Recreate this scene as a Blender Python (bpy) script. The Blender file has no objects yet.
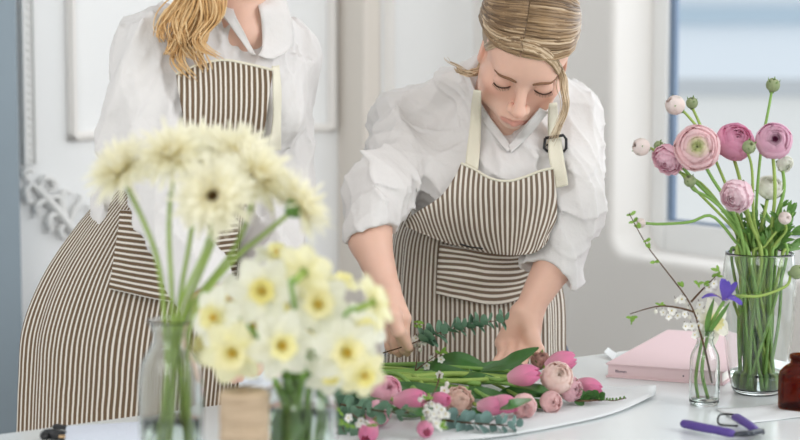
import bpy, math, random
import numpy as np
from mathutils import Vector, Matrix, Quaternion
PI = math.pi
rng = random.Random(7)
S = bpy.context.scene
COL = S.collection

# ------------------------------------------------------------------ camera frame
F_PX = 1900.0
CAM = np.array([0.0, 0.0, 1.346])
TZ = 0.80                      # table top height
_th = math.atan(190.0 / F_PX)
_fw = np.array([0, math.cos(_th), -math.sin(_th)])
_up = np.array([0, math.sin(_th), math.cos(_th)])
_rt = np.array([1.0, 0, 0])
def ray(px, py):
    return _fw + _rt * ((px - 400) / F_PX) + _up * ((220 - py) / F_PX)
def P(px, py, Y):
    d = ray(px, py)
    return CAM + d * (Y / d[1])
def T(px, py, z=TZ):
    d = ray(px, py)
    return CAM + d * ((z - CAM[2]) / d[2])

# ------------------------------------------------------------------ materials
def srgb(r, g, b):
    f = lambda c: c / 12.92 if c <= 0.04045 else ((c + 0.055) / 1.055) ** 2.4
    return (f(r / 255), f(g / 255), f(b / 255), 1)
class NT:
    def __init__(s, name):
        s.m = bpy.data.materials.new(name); s.m.use_nodes = True
        s.n = s.m.node_tree.nodes; s.l = s.m.node_tree.links
        s.b = s.n['Principled BSDF']; s.out = s.n['Material Output']
    def add(s, t, **kw):
        n = s.n.new(t)
        for k, v in kw.items():
            if k.startswith('i_'):
                n.inputs[k[2:].replace('_', ' ')].default_value = v
            else: setattr(n, k, v)
        return n
    def link(s, a, b): s.l.new(a, b)
def mat(name, col, rough=0.6, spec=0.4, noise=0.0, nscale=30, bump=0.0, bscale=200, trans=0.0, metal=0.0, attr=None, sheen=0.0, sss=0.0, coat=0.0):
    t = NT(name); b = t.b
    b.inputs['Base Color'].default_value = col
    b.inputs['Roughness'].default_value = rough
    b.inputs['Specular IOR Level'].default_value = spec
    b.inputs['Metallic'].default_value = metal
    if sheen: b.inputs['Sheen Weight'].default_value = sheen
    if coat: b.inputs['Coat Weight'].default_value = coat
    if sss:
        b.inputs['Subsurface Weight'].default_value = sss
        b.inputs['Subsurface Radius'].default_value = (0.012, 0.005, 0.003)
        b.inputs['Subsurface Scale'].default_value = 1.0
    src = None
    if attr:
        a = t.add('ShaderNodeAttribute', attribute_name=attr); src = a.outputs['Color']
    if noise:
        tc = t.add('ShaderNodeTexCoord')
        nz = t.add('ShaderNodeTexNoise', i_Scale=nscale, i_Detail=4)
        t.link(tc.outputs['Object'], nz.inputs['Vector'])
        mx = t.add('ShaderNodeMix', data_type='RGBA', blend_type='MULTIPLY')
        mr = t.add('ShaderNodeMapRange', i_To_Min=1 - noise, i_To_Max=1 + noise)
        t.link(nz.outputs['Fac'], mr.inputs['Value'])
        mx.inputs['Factor'].default_value = 1
        if src: t.link(src, mx.inputs['A'])
        else: mx.inputs['A'].default_value = col
        t.link(mr.outputs['Result'], mx.inputs['B'])
        src = mx.outputs['Result']
    if src: t.link(src, b.inputs['Base Color'])
    if bump:
        tc2 = t.add('ShaderNodeTexCoord')
        n2 = t.add('ShaderNodeTexNoise', i_Scale=bscale, i_Detail=3)
        t.link(tc2.outputs['Object'], n2.inputs['Vector'])
        bp = t.add('ShaderNodeBump', i_Strength=bump, i_Distance=0.002)
        t.link(n2.outputs['Fac'], bp.inputs['Height']); t.link(bp.outputs['Normal'], b.inputs['Normal'])
    if trans:
        tr = t.add('ShaderNodeBsdfTranslucent')
        if src: t.link(src, tr.inputs['Color'])
        else: tr.inputs['Color'].default_value = col
        ms = t.add('ShaderNodeMixShader'); ms.inputs[0].default_value = trans
        t.link(b.outputs[0], ms.inputs[1]); t.link(tr.outputs[0], ms.inputs[2]); t.link(ms.outputs[0], t.out.inputs[0])
    return t.m
def thin_glass(name, tint=(0.96, 0.98, 0.97, 1), rough=0.02, edge=0.75, base=0.03, haze=0.0):
    t = NT(name); t.n.remove(t.b)
    tr = t.add('ShaderNodeBsdfTransparent', i_Color=tint)
    gl = t.add('ShaderNodeBsdfGlossy', i_Roughness=rough)
    lw = t.add('ShaderNodeLayerWeight', i_Blend=0.30)
    mr = t.add('ShaderNodeMapRange', i_To_Min=base, i_To_Max=edge)
    t.link(lw.outputs['Facing'], mr.inputs['Value'])
    ms = t.add('ShaderNodeMixShader')
    pw = t.add('ShaderNodeMath', operation='POWER'); pw.inputs[1].default_value = 1.6
    t.link(mr.outputs[0], pw.inputs[0])
    t.link(pw.outputs[0], ms.inputs[0]); t.link(tr.outputs[0], ms.inputs[1]); t.link(gl.outputs[0], ms.inputs[2])
    last = ms.outputs[0]
    if haze:
        df = t.add('ShaderNodeBsdfDiffuse', i_Color=(.9, .92, .92, 1)); tl = t.add('ShaderNodeBsdfTranslucent', i_Color=(.9, .92, .92, 1))
        a1 = t.add('ShaderNodeMixShader'); a1.inputs[0].default_value = .5; t.link(df.outputs[0], a1.inputs[1]); t.link(tl.outputs[0], a1.inputs[2])
        a2 = t.add('ShaderNodeMixShader'); a2.inputs[0].default_value = haze; t.link(last, a2.inputs[1]); t.link(a1.outputs[0], a2.inputs[2]); last = a2.outputs[0]
    t.link(last, t.out.inputs[0])
    return t.m
def stripe_mat(name, dark, light, period, frac, axis='X', phase=0.0):
    t = NT(name); b = t.b
    uv = t.add('ShaderNodeUVMap'); sp = t.add('ShaderNodeSeparateXYZ')
    t.link(uv.outputs[0], sp.inputs[0])
    nz = t.add('ShaderNodeTexNoise', i_Scale=28, i_Detail=2); t.link(uv.outputs[0], nz.inputs['Vector'])
    wob = t.add('ShaderNodeMath', operation='MULTIPLY_ADD'); wob.inputs[1].default_value = 0.0016
    t.link(nz.outputs['Fac'], wob.inputs[0]); t.link(sp.outputs[axis], wob.inputs[2])
    d = t.add('ShaderNodeMath', operation='MULTIPLY_ADD'); d.inputs[1].default_value = 1 / period; d.inputs[2].default_value = 50 + phase
    t.link(wob.outputs[0], d.inputs[0])
    fr = t.add('ShaderNodeMath', operation='FRACT'); t.link(d.outputs[0], fr.inputs[0])
    pp = t.add('ShaderNodeMath', operation='PINGPONG'); pp.inputs[1].default_value = 0.5
    t.link(fr.outputs[0], pp.inputs[0])
    mr = t.add('ShaderNodeMapRange'); h = (1 - frac) / 2
    mr.inputs['From Min'].default_value = h - 0.05; mr.inputs['From Max'].default_value = h + 0.05
    t.link(pp.outputs[0], mr.inputs['Value'])
    wv = t.add('ShaderNodeTexNoise', i_Scale=900, i_Detail=2); t.link(uv.outputs[0], wv.inputs['Vector'])
    wr = t.add('ShaderNodeMapRange', i_To_Min=0.78, i_To_Max=1.2); t.link(wv.outputs['Fac'], wr.inputs['Value'])
    mx = t.add('ShaderNodeMix', data_type='RGBA'); mx.inputs['A'].default_value = light; mx.inputs['B'].default_value = dark
    t.link(mr.outputs[0], mx.inputs['Factor'])
    m2 = t.add('ShaderNodeMix', data_type='RGBA', blend_type='MULTIPLY'); m2.inputs['Factor'].default_value = 1
    t.link(mx.outputs['Result'], m2.inputs['A']); t.link(wr.outputs[0], m2.inputs['B'])
    t.link(m2.outputs['Result'], b.inputs['Base Color'])
    b.inputs['Roughness'].default_value = 0.9; b.inputs['Specular IOR Level'].default_value = 0.15
    return t.m

M = {}
M['wall'] = mat('white_plaster', srgb(242, 243, 243), 0.8, 0.2, noise=0.03, nscale=3)
M['wallgrey'] = mat('grey_plaster', srgb(234, 231, 227), 0.85, 0.2, noise=0.03, nscale=3)
M['pier'] = mat('beige_plaster', srgb(226, 219, 210), 0.85, 0.2, noise=0.04, nscale=3)
M['blue'] = mat('blue_grey_paint', srgb(142, 156, 166), 0.6, 0.3, noise=0.04, nscale=4)
M['trim'] = mat('white_trim', srgb(240, 240, 238), 0.55, 0.4)
M['taupe'] = mat('taupe_trim', srgb(238, 235, 231), 0.6, 0.3)
M['floor'] = mat('pale_floor', srgb(196, 190, 182), 0.5, 0.4, noise=0.1, nscale=2)
M['frame'] = mat('window_white', srgb(240, 241, 240), 0.35, 0.5)
M['gasket'] = mat('window_blue_gasket', srgb(122, 142, 168), 0.5, 0.4)
M['pane'] = thin_glass('window_glass', (0.98, 0.99, 1, 1), 0.02, 0.4, 0.02)
M['glass'] = thin_glass('clear_glass', (0.97, 0.985, 0.975, 1), 0.03, 1.0, 0.14, .028)
M['glassh'] = thin_glass('dusty_clear_glass', (0.97, 0.985, 0.975, 1), 0.03, 1.0, 0.16, .075)
M['glass2'] = thin_glass('bottle_glass', (0.95, 0.975, 0.96, 1), 0.03, 1.0, 0.18)
def real_glass(name, col, ior, rough=0.0):
    t = NT(name); t.n.remove(t.b)
    g = t.add('ShaderNodeBsdfGlass', i_Color=col, i_Roughness=rough, i_IOR=ior)
    t.link(g.outputs[0], t.out.inputs[0]); return t.m
M['glassh'] = real_glass('clear_refractive_glass', (.97, .985, .98, 1), 1.45)
M['waterr'] = real_glass('refractive_water', (.96, .985, .965, 1), 1.33)
M['water'] = thin_glass('vase_water', (0.95, 0.975, 0.955, 1), 0.02, 0.25, 0.02)
M['amber'] = thin_glass('amber_glass', (0.50, 0.23, 0.055, 1), 0.04, 0.40, 0.06)
M['table'] = mat('white_table_top', srgb(226, 231, 232), 0.22, 0.5, noise=0.02, nscale=6)
M['tleg'] = mat('white_table_leg', srgb(225, 225, 225), 0.4)
M['paper'] = mat('white_paper', srgb(244, 246, 247), 0.7, 0.2, trans=0.25)
M['shirt'] = mat('white_linen', srgb(222, 219, 217), 0.85, 0.15, bump=0.9, bscale=70, trans=0.0, sheen=0.1)
M['strap'] = mat('cream_webbing', srgb(232, 227, 208), 0.85, 0.1, bump=0.4, bscale=900)
M['buckle'] = mat('black_buckle', srgb(28, 28, 32), 0.4, 0.5)
M['skin'] = mat('skin', (0.7, 0.5, 0.4, 1), 0.48, 0.35, attr='Col', noise=0.04, nscale=70, sss=0.12)
M['hair'] = mat('blond_hair', (0.4, 0.3, 0.2, 1), 0.42, 0.45, attr='Col')
M['lash'] = mat('dark_lash', srgb(70, 48, 36), 0.7)
M['brow'] = mat('brown_brow', srgb(128, 94, 70), 0.8)
M['trousers'] = mat('blue_denim', srgb(70, 84, 108), 0.9, 0.1)
M['shoe'] = mat('white_shoe', srgb(225, 222, 216), 0.6)
M['ap1'] = stripe_mat('apron_stripes', srgb(126, 109, 94), srgb(232, 226, 216), 0.0096, 0.54)
M['ap1h'] = stripe_mat('apron_pocket_stripes', srgb(126, 109, 94), srgb(232, 226, 216), 0.0096, 0.54, 'Y')
M['ap2'] = stripe_mat('dark_apron_stripes', srgb(112, 93, 74), srgb(228, 222, 212), 0.0082, 0.62)
M['ap2h'] = stripe_mat('dark_apron_pocket_stripes', srgb(112, 93, 74), srgb(228, 222, 212), 0.0082, 0.62, 'Y')
M['chair'] = mat('white_plastic', srgb(236, 240, 245), 0.35, 0.5)
M['wood'] = mat('beech_wood', srgb(205, 170, 125), 0.55, noise=0.15, nscale=20)
M['stem'] = mat('green_stem', srgb(158, 184, 96), 0.5, 0.4, noise=0.2, nscale=40, trans=0.1)
M['stemd'] = mat('deep_green_stem', srgb(134, 174, 90), 0.5, 0.4, noise=0.25, nscale=40, trans=0.1)
M['leaf'] = mat('green_leaf', srgb(98, 140, 66), 0.42, 0.5, noise=0.25, nscale=30, trans=0.2)
M['leafd'] = mat('dark_green_leaf', srgb(66, 112, 54), 0.38, 0.5, noise=0.25, nscale=30, trans=0.12)
M['leafy'] = mat('fresh_green_leaf', srgb(128, 166, 70), 0.5, 0.4, noise=0.2, nscale=40, trans=0.25)
M['euc'] = mat('eucalyptus_leaf', srgb(112, 146, 122), 0.6, 0.25, noise=0.25, nscale=60, trans=0.1)
M['eucb'] = mat('blue_eucalyptus_leaf', srgb(126, 156, 150), 0.6, 0.25, noise=0.22, nscale=60, trans=0.1)
M['twig'] = mat('brown_twig', srgb(92, 70, 52), 0.8, 0.2, noise=0.3, nscale=80)
M['sepal'] = mat('green_sepal', srgb(116, 148, 84), 0.6, 0.3, noise=0.25, nscale=80, trans=0.1)
M['petal'] = mat('petal', (0.8, 0.8, 0.8, 1), 0.6, 0.25, attr='Col', trans=0.42)
M['twine'] = None
M['purple'] = mat('purple_grip', srgb(86, 66, 142), 0.45, 0.4)
M['steel'] = mat('dark_steel', srgb(70, 74, 82), 0.3, 0.5, metal=0.8)
M['black'] = mat('black_plastic', srgb(24, 24, 26), 0.4, 0.5)
M['towel'] = mat('pale_blue_terry', srgb(222, 228, 240), 0.95, 0.05, bump=1.0, bscale=300, noise=0.06, nscale=200)
M['pink'] = mat('pink_book_cloth', srgb(224, 198, 201), 0.7, 0.2, noise=0.02, nscale=80)
M['pages'] = mat('book_pages', srgb(240, 236, 230), 0.85, 0.1)
M['ink'] = mat('dark_ink', srgb(90, 75, 95), 0.8)
M['label'] = mat('cream_label', srgb(235, 228, 214), 0.8)
def twine_mat():
    t = NT('jute_twine'); b = t.b
    tc = t.add('ShaderNodeTexCoord'); mp = t.add('ShaderNodeMapping'); mp.inputs['Scale'].default_value = (30, 30, 420)
    mp.inputs['Rotation'].default_value = (0.06, 0.04, 0)
    nz = t.add('ShaderNodeTexNoise', i_Scale=1.0, i_Detail=4)
    t.link(tc.outputs['Object'], mp.inputs[0]); t.link(mp.outputs[0], nz.inputs['Vector'])
    cr = t.add('ShaderNodeMix', data_type='RGBA'); cr.inputs['A'].default_value = srgb(160, 134, 106); cr.inputs['B'].default_value = srgb(222, 200, 172)
    t.link(nz.outputs['Fac'], cr.inputs['Factor']); t.link(cr.outputs['Result'], b.inputs['Base Color'])
    bp = t.add('ShaderNodeBump', i_Strength=0.8, i_Distance=0.002); t.link(nz.outputs['Fac'], bp.inputs['Height']); t.link(bp.outputs[0], b.inputs['Normal'])
    b.inputs['Roughness'].default_value = 0.95
    return t.m
M['twine'] = twine_mat()

# ------------------------------------------------------------------ tagging / linking
def tag(o, label=None, cat=None, group=None, kind=None):
    if label: o['label'] = label
    if cat: o['category'] = cat
    if group: o['group'] = group
    if kind: o['kind'] = kind
    return o
def thing(name, label, cat, loc=(0, 0, 0), group=None):
    o = bpy.data.objects.new(name, None); o.empty_display_size = 0.02
    COL.objects.link(o); o.location = Vector(loc)
    return tag(o, label, cat, group)
def link_mesh(name, me, m, parent=None, loc=(0, 0, 0), rot=None, label=None):
    o = bpy.data.objects.new(name, me); COL.objects.link(o)
    if m and not me.materials: me.materials.append(m)
    if parent is not None: o.parent = parent
    o.location = Vector(loc)
    if rot is not None:
        o.rotation_mode = 'QUATERNION'; o.rotation_quaternion = rot
    if label: o['label'] = label
    return o
class MB:
    def __init__(s): s.v = []; s.f = []; s.c = []; s.uv = {}; s.hascol = False
    def add(s, verts, faces, cols=None, uvs=None):
        n = len(s.v)
        s.v.extend([tuple(map(float, p)) for p in verts])
        for f in faces: s.f.append(tuple(i + n for i in f))
        if cols is not None:
            s.hascol = True
            if len(cols) == 3 and not hasattr(cols[0], '__len__'): cols = [cols] * len(verts)
            s.c.extend([tuple(c[:3]) for c in cols])
        else: s.c.extend([(1, 1, 1)] * len(verts))
        if uvs is not None:
            for i, u in enumerate(uvs): s.uv[n + i] = u
        return s
    def grid(s, G, closed_u=False, closed_v=False, cols=None, uvs=None):
        nv, nu = len(G), len(G[0]); V = [p for r in G for p in r]; F = []
        for i in range(nv - (0 if closed_v else 1)):
            for j in range(nu - (0 if closed_u else 1)):
                a = i * nu + j; b = i * nu + (j + 1) % nu
                c = ((i + 1) % nv) * nu + (j + 1) % nu; d = ((i + 1) % nv) * nu + j
                F.append((a, b, c, d))
        return s.add(V, F, cols, uvs)
    def tube(s, pts, r, n=8, cap=True, cols=None, flat=1.0):
        pts = [np.array(p, float) for p in pts]; m = len(pts)
        rs = [r] * m if not hasattr(r, '__len__') else list(r)
        up = np.array([0, 0, 1.0]); G = []; prev = None
        for i in range(m):
            t = pts[min(i + 1, m - 1)] - pts[max(i - 1, 0)]; t = t / (np.linalg.norm(t) + 1e-12)
            if prev is None:
                a = np.cross(t, up)
                if np.linalg.norm(a) < 0.1: a = np.cross(t, np.array([1.0, 0, 0]))
            else: a = prev - t * np.dot(prev, t)
            a /= np.linalg.norm(a) + 1e-12; prev = a; b = np.cross(t, a)
            G.append([pts[i] + rs[i] * (math.cos(2 * PI * k / n) * a + math.sin(2 * PI * k / n) * b * flat) for k in range(n)])
        V = [p for row in G for p in row]; F = []
        for i in range(m - 1):
            for j in range(n):
                F.append((i * n + j, i * n + (j + 1) % n, (i + 1) * n + (j + 1) % n, (i + 1) * n + j))
        if cap: F.append(tuple(range(n))[::-1]); F.append(tuple((m - 1) * n + k for k in range(n)))
        cc = None
        if cols is not None:
            if hasattr(cols[0], '__len__'): cc = [cols[i] for i in range(m) for _ in range(n)]
            else: cc = [cols] * len(V)
        return s.add(V, F, cc)
    def lathe(s, prof, c=(0, 0, 0), n=40, cols=None):
        G = []
        for r, z in prof: G.append([(c[0] + r * math.cos(2 * PI * k / n), c[1] + r * math.sin(2 * PI * k / n), c[2] + z) for k in range(n)])
        return s.grid(G, closed_u=True, cols=cols)
    def box(s, c, h, R=None, cols=None):
        V = []
        for x in (-1, 1):
            for y in (-1, 1):
                for z in (-1, 1):
                    p = np.array([x * h[0], y * h[1], z * h[2]], float)
                    if R is not None: p = np.array(R) @ p
                    V.append(np.array(c) + p)
        F = [(0, 1, 3, 2), (4, 6, 7, 5), (0, 4, 5, 1), (2, 3, 7, 6), (0, 2, 6, 4), (1, 5, 7, 3)]
        return s.add(V, F, cols)
    def sphere(s, c, r, n=12, cols=None, sc=(1, 1, 1)):
        G = []
        for i in range(n // 2 + 1):
            ph = PI * i / (n // 2)
            G.append([(c[0] + r * sc[0] * math.sin(ph) * math.cos(2 * PI * k / n), c[1] + r * sc[1] * math.sin(ph) * math.sin(2 * PI * k / n), c[2] + r * sc[2] * math.cos(ph)) for k in range(n)])
        return s.grid(G, closed_u=True, cols=cols)
    def mesh(s, name, smooth=True):
        me = bpy.data.meshes.new(name); me.from_pydata(s.v, [], s.f); me.validate()
        if s.hascol:
            a = me.color_attributes.new('Col', 'FLOAT_COLOR', 'POINT')
            arr = np.ones((len(s.v), 4), np.float32); arr[:, :3] = np.array(s.c, np.float32)
            if len(a.data) == len(s.v): a.data.foreach_set('color', arr.ravel())
        if s.uv:
            ul = me.uv_layers.new(name='UVMap'); li = np.zeros(len(me.loops), np.int32); me.loops.foreach_get('vertex_index', li)
            U = np.zeros((len(s.v), 2), np.float32)
            for k, u in s.uv.items(): U[k] = u
            ul.data.foreach_set('uv', U[li].ravel())
        if smooth: me.polygons.foreach_set('use_smooth', [True] * len(me.polygons))
        me.update(); return me
    def build(s, name, m, parent=None, smooth=True, loc=(0, 0, 0), rot=None, label=None, off=None):
        if off is not None:
            o = np.array(off, float); s.v = [(p[0] - o[0], p[1] - o[1], p[2] - o[2]) for p in s.v]
        return link_mesh(name, s.mesh(name, smooth), m, parent, loc, rot, label)
def bevel(o, w, seg=2):
    md = o.modifiers.new('bevel', 'BEVEL'); md.width = w; md.segments = seg; md.limit_method = 'ANGLE'; md.angle_limit = 0.6
    return o
def solidify(o, t, offset=0.0):
    md = o.modifiers.new('solid', 'SOLIDIFY'); md.thickness = t; md.offset = offset; return o
def subsurf(o, n=1):
    md = o.modifiers.new('sub', 'SUBSURF'); md.levels = n; md.render_levels = n; return o
def spline(pts, n):
    """Catmull-Rom through the points, n samples"""
    A = np.array(pts, float); m = len(A)
    if m == 2: return [A[0] + (A[1] - A[0]) * i / (n - 1) for i in range(n)]
    E = np.vstack([2 * A[0] - A[1], A, 2 * A[-1] - A[-2]]); out = []
    for i in range(n):
        t = i / (n - 1) * (m - 1); k = min(int(t), m - 2); f = t - k
        p0, p1, p2, p3 = E[k], E[k + 1], E[k + 2], E[k + 3]
        out.append(0.5 * ((2 * p1) + (-p0 + p2) * f + (2 * p0 - 5 * p1 + 4 * p2 - p3) * f * f + (-p0 + 3 * p1 - 3 * p2 + p3) * f ** 3))
    return out
def unit(v):
    v = np.array(v, float); return v / (np.linalg.norm(v) + 1e-12)
def quat_to(d, spin=0.0):
    q = Vector((0, 0, 1)).rotation_difference(Vector(unit(d)))
    return q @ Quaternion((0, 0, 1), spin)
# ------------------------------------------------------------------ implicit bodies: one continuous skin
class Prim:
    def __init__(s, kind, a, b=None, ra=0, rb=0, k=0.02, sub=False, R=None, r=None, axis=None, st=1.0):
        s.kind = kind; s.a = np.array(a, np.float32); s.k = k; s.sub = sub; s.ra = ra; s.rb = rb; s.st = st
        s.b = None if b is None else np.array(b, np.float32)
        s.R = None if R is None else np.array(R, np.float32); s.r = None if r is None else np.array(r, np.float32)
        s.axis = None if axis is None else np.array(unit(axis), np.float32)
        if kind == 'cap': s.c = (s.a + s.b) / 2; s.br = np.linalg.norm(s.a - s.b) / 2 + max(ra, rb) * st
        else: s.c = s.a; s.br = float(max(s.r))
    def ev(s, X):
        if s.kind == 'cap':
            q = X - s.a
            if s.axis is not None: q = q - np.outer(q @ s.axis, s.axis) * (1 - 1 / s.st)
            ba = s.b - s.a
            if s.axis is not None: ba = ba - s.axis * (ba @ s.axis) * (1 - 1 / s.st)
            t = np.clip((q @ ba) / (ba @ ba + 1e-12), 0, 1)
            e = q - np.outer(t, ba)
            return np.sqrt(np.einsum('ij,ij->i', e, e)) - (s.ra + (s.rb - s.ra) * t)
        q = X - s.a
        if s.R is not None: q = q @ s.R
        k0 = np.sqrt((((q / s.r) ** 2).sum(1))); k1 = np.sqrt((((q / s.r ** 2) ** 2).sum(1)))
        return k0 * (k0 - 1) / (k1 + 1e-9)
class Body:
    def __init__(s): s.p = []; s.disp = None
    def cap(s, a, b, ra, rb=None, k=0.02, sub=False, axis=None, st=1.0):
        s.p.append(Prim('cap', a, b, ra, ra if rb is None else rb, k, sub, axis=axis, st=st)); return s
    def ell(s, c, r, R=None, k=0.02, sub=False):
        s.p.append(Prim('ell', c, r=r, R=R, k=k, sub=sub)); return s
    def ev(s, X, prims=None, disp=True):
        X = np.asarray(X, np.float32); d = np.full(len(X), 1e3, np.float32)
        for p in (s.p if prims is None else prims):
            e = p.ev(X)
            if p.sub:
                e = -e; h = np.maximum(p.k - np.abs(d - e), 0) / p.k; d = np.maximum(d, e) + h * h * p.k / 4
            else:
                h = np.maximum(p.k - np.abs(d - e), 0) / p.k; d = np.minimum(d, e) - h * h * p.k / 4
        if disp and s.disp is not None: d = d - s.disp(X)
        return d
    def surface(s, h, lo=None, hi=None, block=20):
        pos = [p for p in s.p if not p.sub]
        L = np.min([p.c - p.br for p in pos], 0) - 0.03 if lo is None else np.array(lo, float)
        H = np.max([p.c + p.br for p in pos], 0) + 0.03 if hi is None else np.array(hi, float)
        nb = np.ceil((H - L) / (h * block)).astype(int); n = nb * block + 1
        F = np.full(n, 0.5, np.float32)
        ax = np.arange(block + 1, dtype=np.float32) * h
        G = np.stack(np.meshgrid(ax, ax, ax, indexing='ij'), -1).reshape(-1, 3)
        half = block * h / 2; rad = half * 1.7321
        bi = np.stack(np.meshgrid(*[np.arange(k) for k in nb], indexing='ij'), -1).reshape(-1, 3)
        cen = L + (bi + 0.5) * block * h
        dist = np.stack([np.linalg.norm(cen - p.c, axis=1) - p.br for p in s.p], 1)
        dc = s.ev(cen, disp=False)
        for q in range(len(bi)):
            i, j, k = bi[q] * block
            sl = (slice(i, i + block + 1), slice(j, j + block + 1), slice(k, k + block + 1))
            near = [s.p[m] for m in np.nonzero(dist[q] < rad + 0.04)[0]]
            if not any(not p.sub for p in near):
                continue
            if dc[q] < -rad * 1.8: F[sl] = -0.5; continue
            if dc[q] > rad * 2.2: continue
            F[sl] = s.ev(G + (L + bi[q] * block * h).astype(np.float32), near).reshape(block + 1, block + 1, block + 1)
        return nets(F, L, h)
def nets(F, L, h):
    s = F < 0
    cnt = np.zeros(np.array(F.shape) - 1, np.int8)
    offs = [(a, b, c) for a in (0, 1) for b in (0, 1) for c in (0, 1)]
    sh = lambda o: tuple(slice(o[d], F.shape[d] - 1 + o[d]) for d in range(3))
    for o in offs: cnt += s[sh(o)]
    I = np.argwhere((cnt > 0) & (cnt < 8))
    acc = np.zeros((len(I), 3)); num = np.zeros(len(I))
    val = {o: F[I[:, 0] + o[0], I[:, 1] + o[1], I[:, 2] + o[2]] for o in offs}
    for o in offs:
        for d in range(3):
            if o[d] == 0:
                o2 = list(o); o2[d] = 1; o2 = tuple(o2); a, b = val[o], val[o2]
                m = (a < 0) != (b < 0); t = np.where(m, a / np.where(m, a - b, 1), 0)
                for e in range(3): acc[:, e] += m * (o[e] + (t if e == d else 0))
                num += m
    V = L + (I + acc / num[:, None]) * h
    idx = np.full(cnt.shape, -1, np.int32); idx[I[:, 0], I[:, 1], I[:, 2]] = np.arange(len(I))
    faces = []
    for d in range(3):
        u, w = [(1, 2), (2, 0), (0, 1)][d]
        sl0 = [slice(0, F.shape[e]) for e in range(3)]; sl1 = list(sl0)
        sl0[d] = slice(0, F.shape[d] - 1); sl1[d] = slice(1, F.shape[d])
        a = s[tuple(sl0)]; b = s[tuple(sl1)]
        E = np.argwhere(a != b)
        E = E[(E[:, u] > 0) & (E[:, w] > 0) & (E[:, u] < F.shape[u] - 1) & (E[:, w] < F.shape[w] - 1)]
        ins = a[E[:, 0], E[:, 1], E[:, 2]]
        def at(du, dw):
            q = E.copy(); q[:, u] -= du; q[:, w] -= dw; return idx[q[:, 0], q[:, 1], q[:, 2]]
        Q = np.stack([at(1, 1), at(0, 1), at(0, 0), at(1, 0)], 1)
        Q[~ins] = Q[~ins][:, ::-1]
        faces.append(Q)
    Fc = np.concatenate(faces); Fc = Fc[(Fc >= 0).all(1)]
    return V.astype(np.float32), Fc
def np_mesh(name, V, Fc, col=None):
    me = bpy.data.meshes.new(name)
    me.vertices.add(len(V)); me.vertices.foreach_set('co', V.astype(np.float32).ravel())
    me.loops.add(len(Fc) * 4); me.loops.foreach_set('vertex_index', Fc.astype(np.int32).ravel())
    me.polygons.add(len(Fc)); me.polygons.foreach_set('loop_start', np.arange(0, len(Fc) * 4, 4, dtype=np.int32))
    me.polygons.foreach_set('use_smooth', [True] * len(Fc))
    me.update(calc_edges=True); me.validate()
    if col is not None:
        a = me.color_attributes.new('Col', 'FLOAT_COLOR', 'POINT')
        c = np.ones((len(V), 4), np.float32); c[:, :3] = col
        a.data.foreach_set('color', c.ravel())
    return me
def trace(body, px, py, off=0.0, y0=1.9, y1=3.8, disp=False):
    """first hit of the pixel rays with the body (numpy arrays of px, py); returns points, hit mask"""
    D = np.stack([ray(a, b) for a, b in zip(px, py)]); D = D / D[:, 1:2]
    Y = np.full(len(D), y0); hit = np.zeros(len(D), bool)
    for it in range(110):
        X = CAM + D * Y[:, None]; d = body.ev(X, disp=disp) - off
        hit = d < 0.0008
        Y = np.where(hit | (Y > y1), Y, Y + np.maximum(d, 0.0006) * 0.8)
    return CAM + D * Y[:, None], hit & (Y < y1)
def head_rot(yaw, pitch, roll):
    """local head: +x picture right, -y where the face looks, +z crown"""
    return np.array((Matrix.Rotation(yaw, 3, 'Z') @ Matrix.Rotation(pitch, 3, 'X') @ Matrix.Rotation(roll, 3, 'Y')))
def add_head(B, c, R, sc=1.0):
    c = np.array(c, float); W = lambda x, y, z: c + R @ (np.array([x, y, z]) * sc)
    E = lambda x, y, z, r, k, sub=False, R2=None: B.ell(W(x, y, z), np.array(r) * sc, R if R2 is None else R @ R2, k, sub)
    C = lambda a, b, ra, rb, k, sub=False: B.cap(W(*a), W(*b), ra * sc, rb * sc, k, sub)
    E(0, .018, .038, (.0655, .093, .079), .02)
    E(0, -.022, -.032, (.056, .064, .074), .03)
    E(0, -.036, -.070, (.043, .047, .040), .025)
    E(0, -.068, -.098, (.017, .016, .014), .02)
    for s in (-1, 1):
        E(s * .040, -.052, -.026, (.022, .024, .020), .02)
        E(s * .044, -.020, -.065, (.013, .030, .026), .03)
    C((-.030, -.078, .020), (.030, -.078, .020), .010, .010, .022)
    E(0, -.035, .045, (.061, .053, .050), .03)
    for s in (-1, 1): E(s * .0325, -.103, .000, (.017, .017, .013), .014, True)
    for s in (-1, 1): E(s * .0325, -.0775, -.001, (.0155, .0125, .0115), .004)
    C((0, -.084, .010), (0, -.108, -.034), .0075, .0095, .012)
    E(0, -.109, -.037, (.0105, .0095, .009), .006)
    for s in (-1, 1):
        E(s * .0115, -.098, -.040, (.0075, .010, .0075), .005)
        E(s * .006, -.104, -.0475, (.0035, .005, .003), .003, True)
    # mouth
    E(0, -.080, -.072, (.026, .016, .018), .015)
    for s in (-1, 1):
        C((s * .022, -.0865, -.0715), (s * .004, -.0965, -.0665), .0028, .0045, .004)
        C((s * .018, -.0870, -.0745), (0, -.0950, -.0775), .0030, .0058, .004)
    C((-.021, -.0905, -.0722), (0, -.1030, -.0715), .0010, .0014, .003, True)
    C((.021, -.0905, -.0722), (0, -.1030, -.0715), .0010, .0014, .003, True)
    # ears
    for s in (-1, 1):
        Re = np.array(Matrix.Rotation(s * 0.35, 3, 'Z') @ Matrix.Rotation(-0.15, 3, 'X'))
        E(s * .0640, .004, -.017, (.008, .018, .031), .006, R2=Re)
        E(s * .0705, .000, -.013, (.005, .010, .019), .004, True, R2=Re)
    return W
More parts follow.
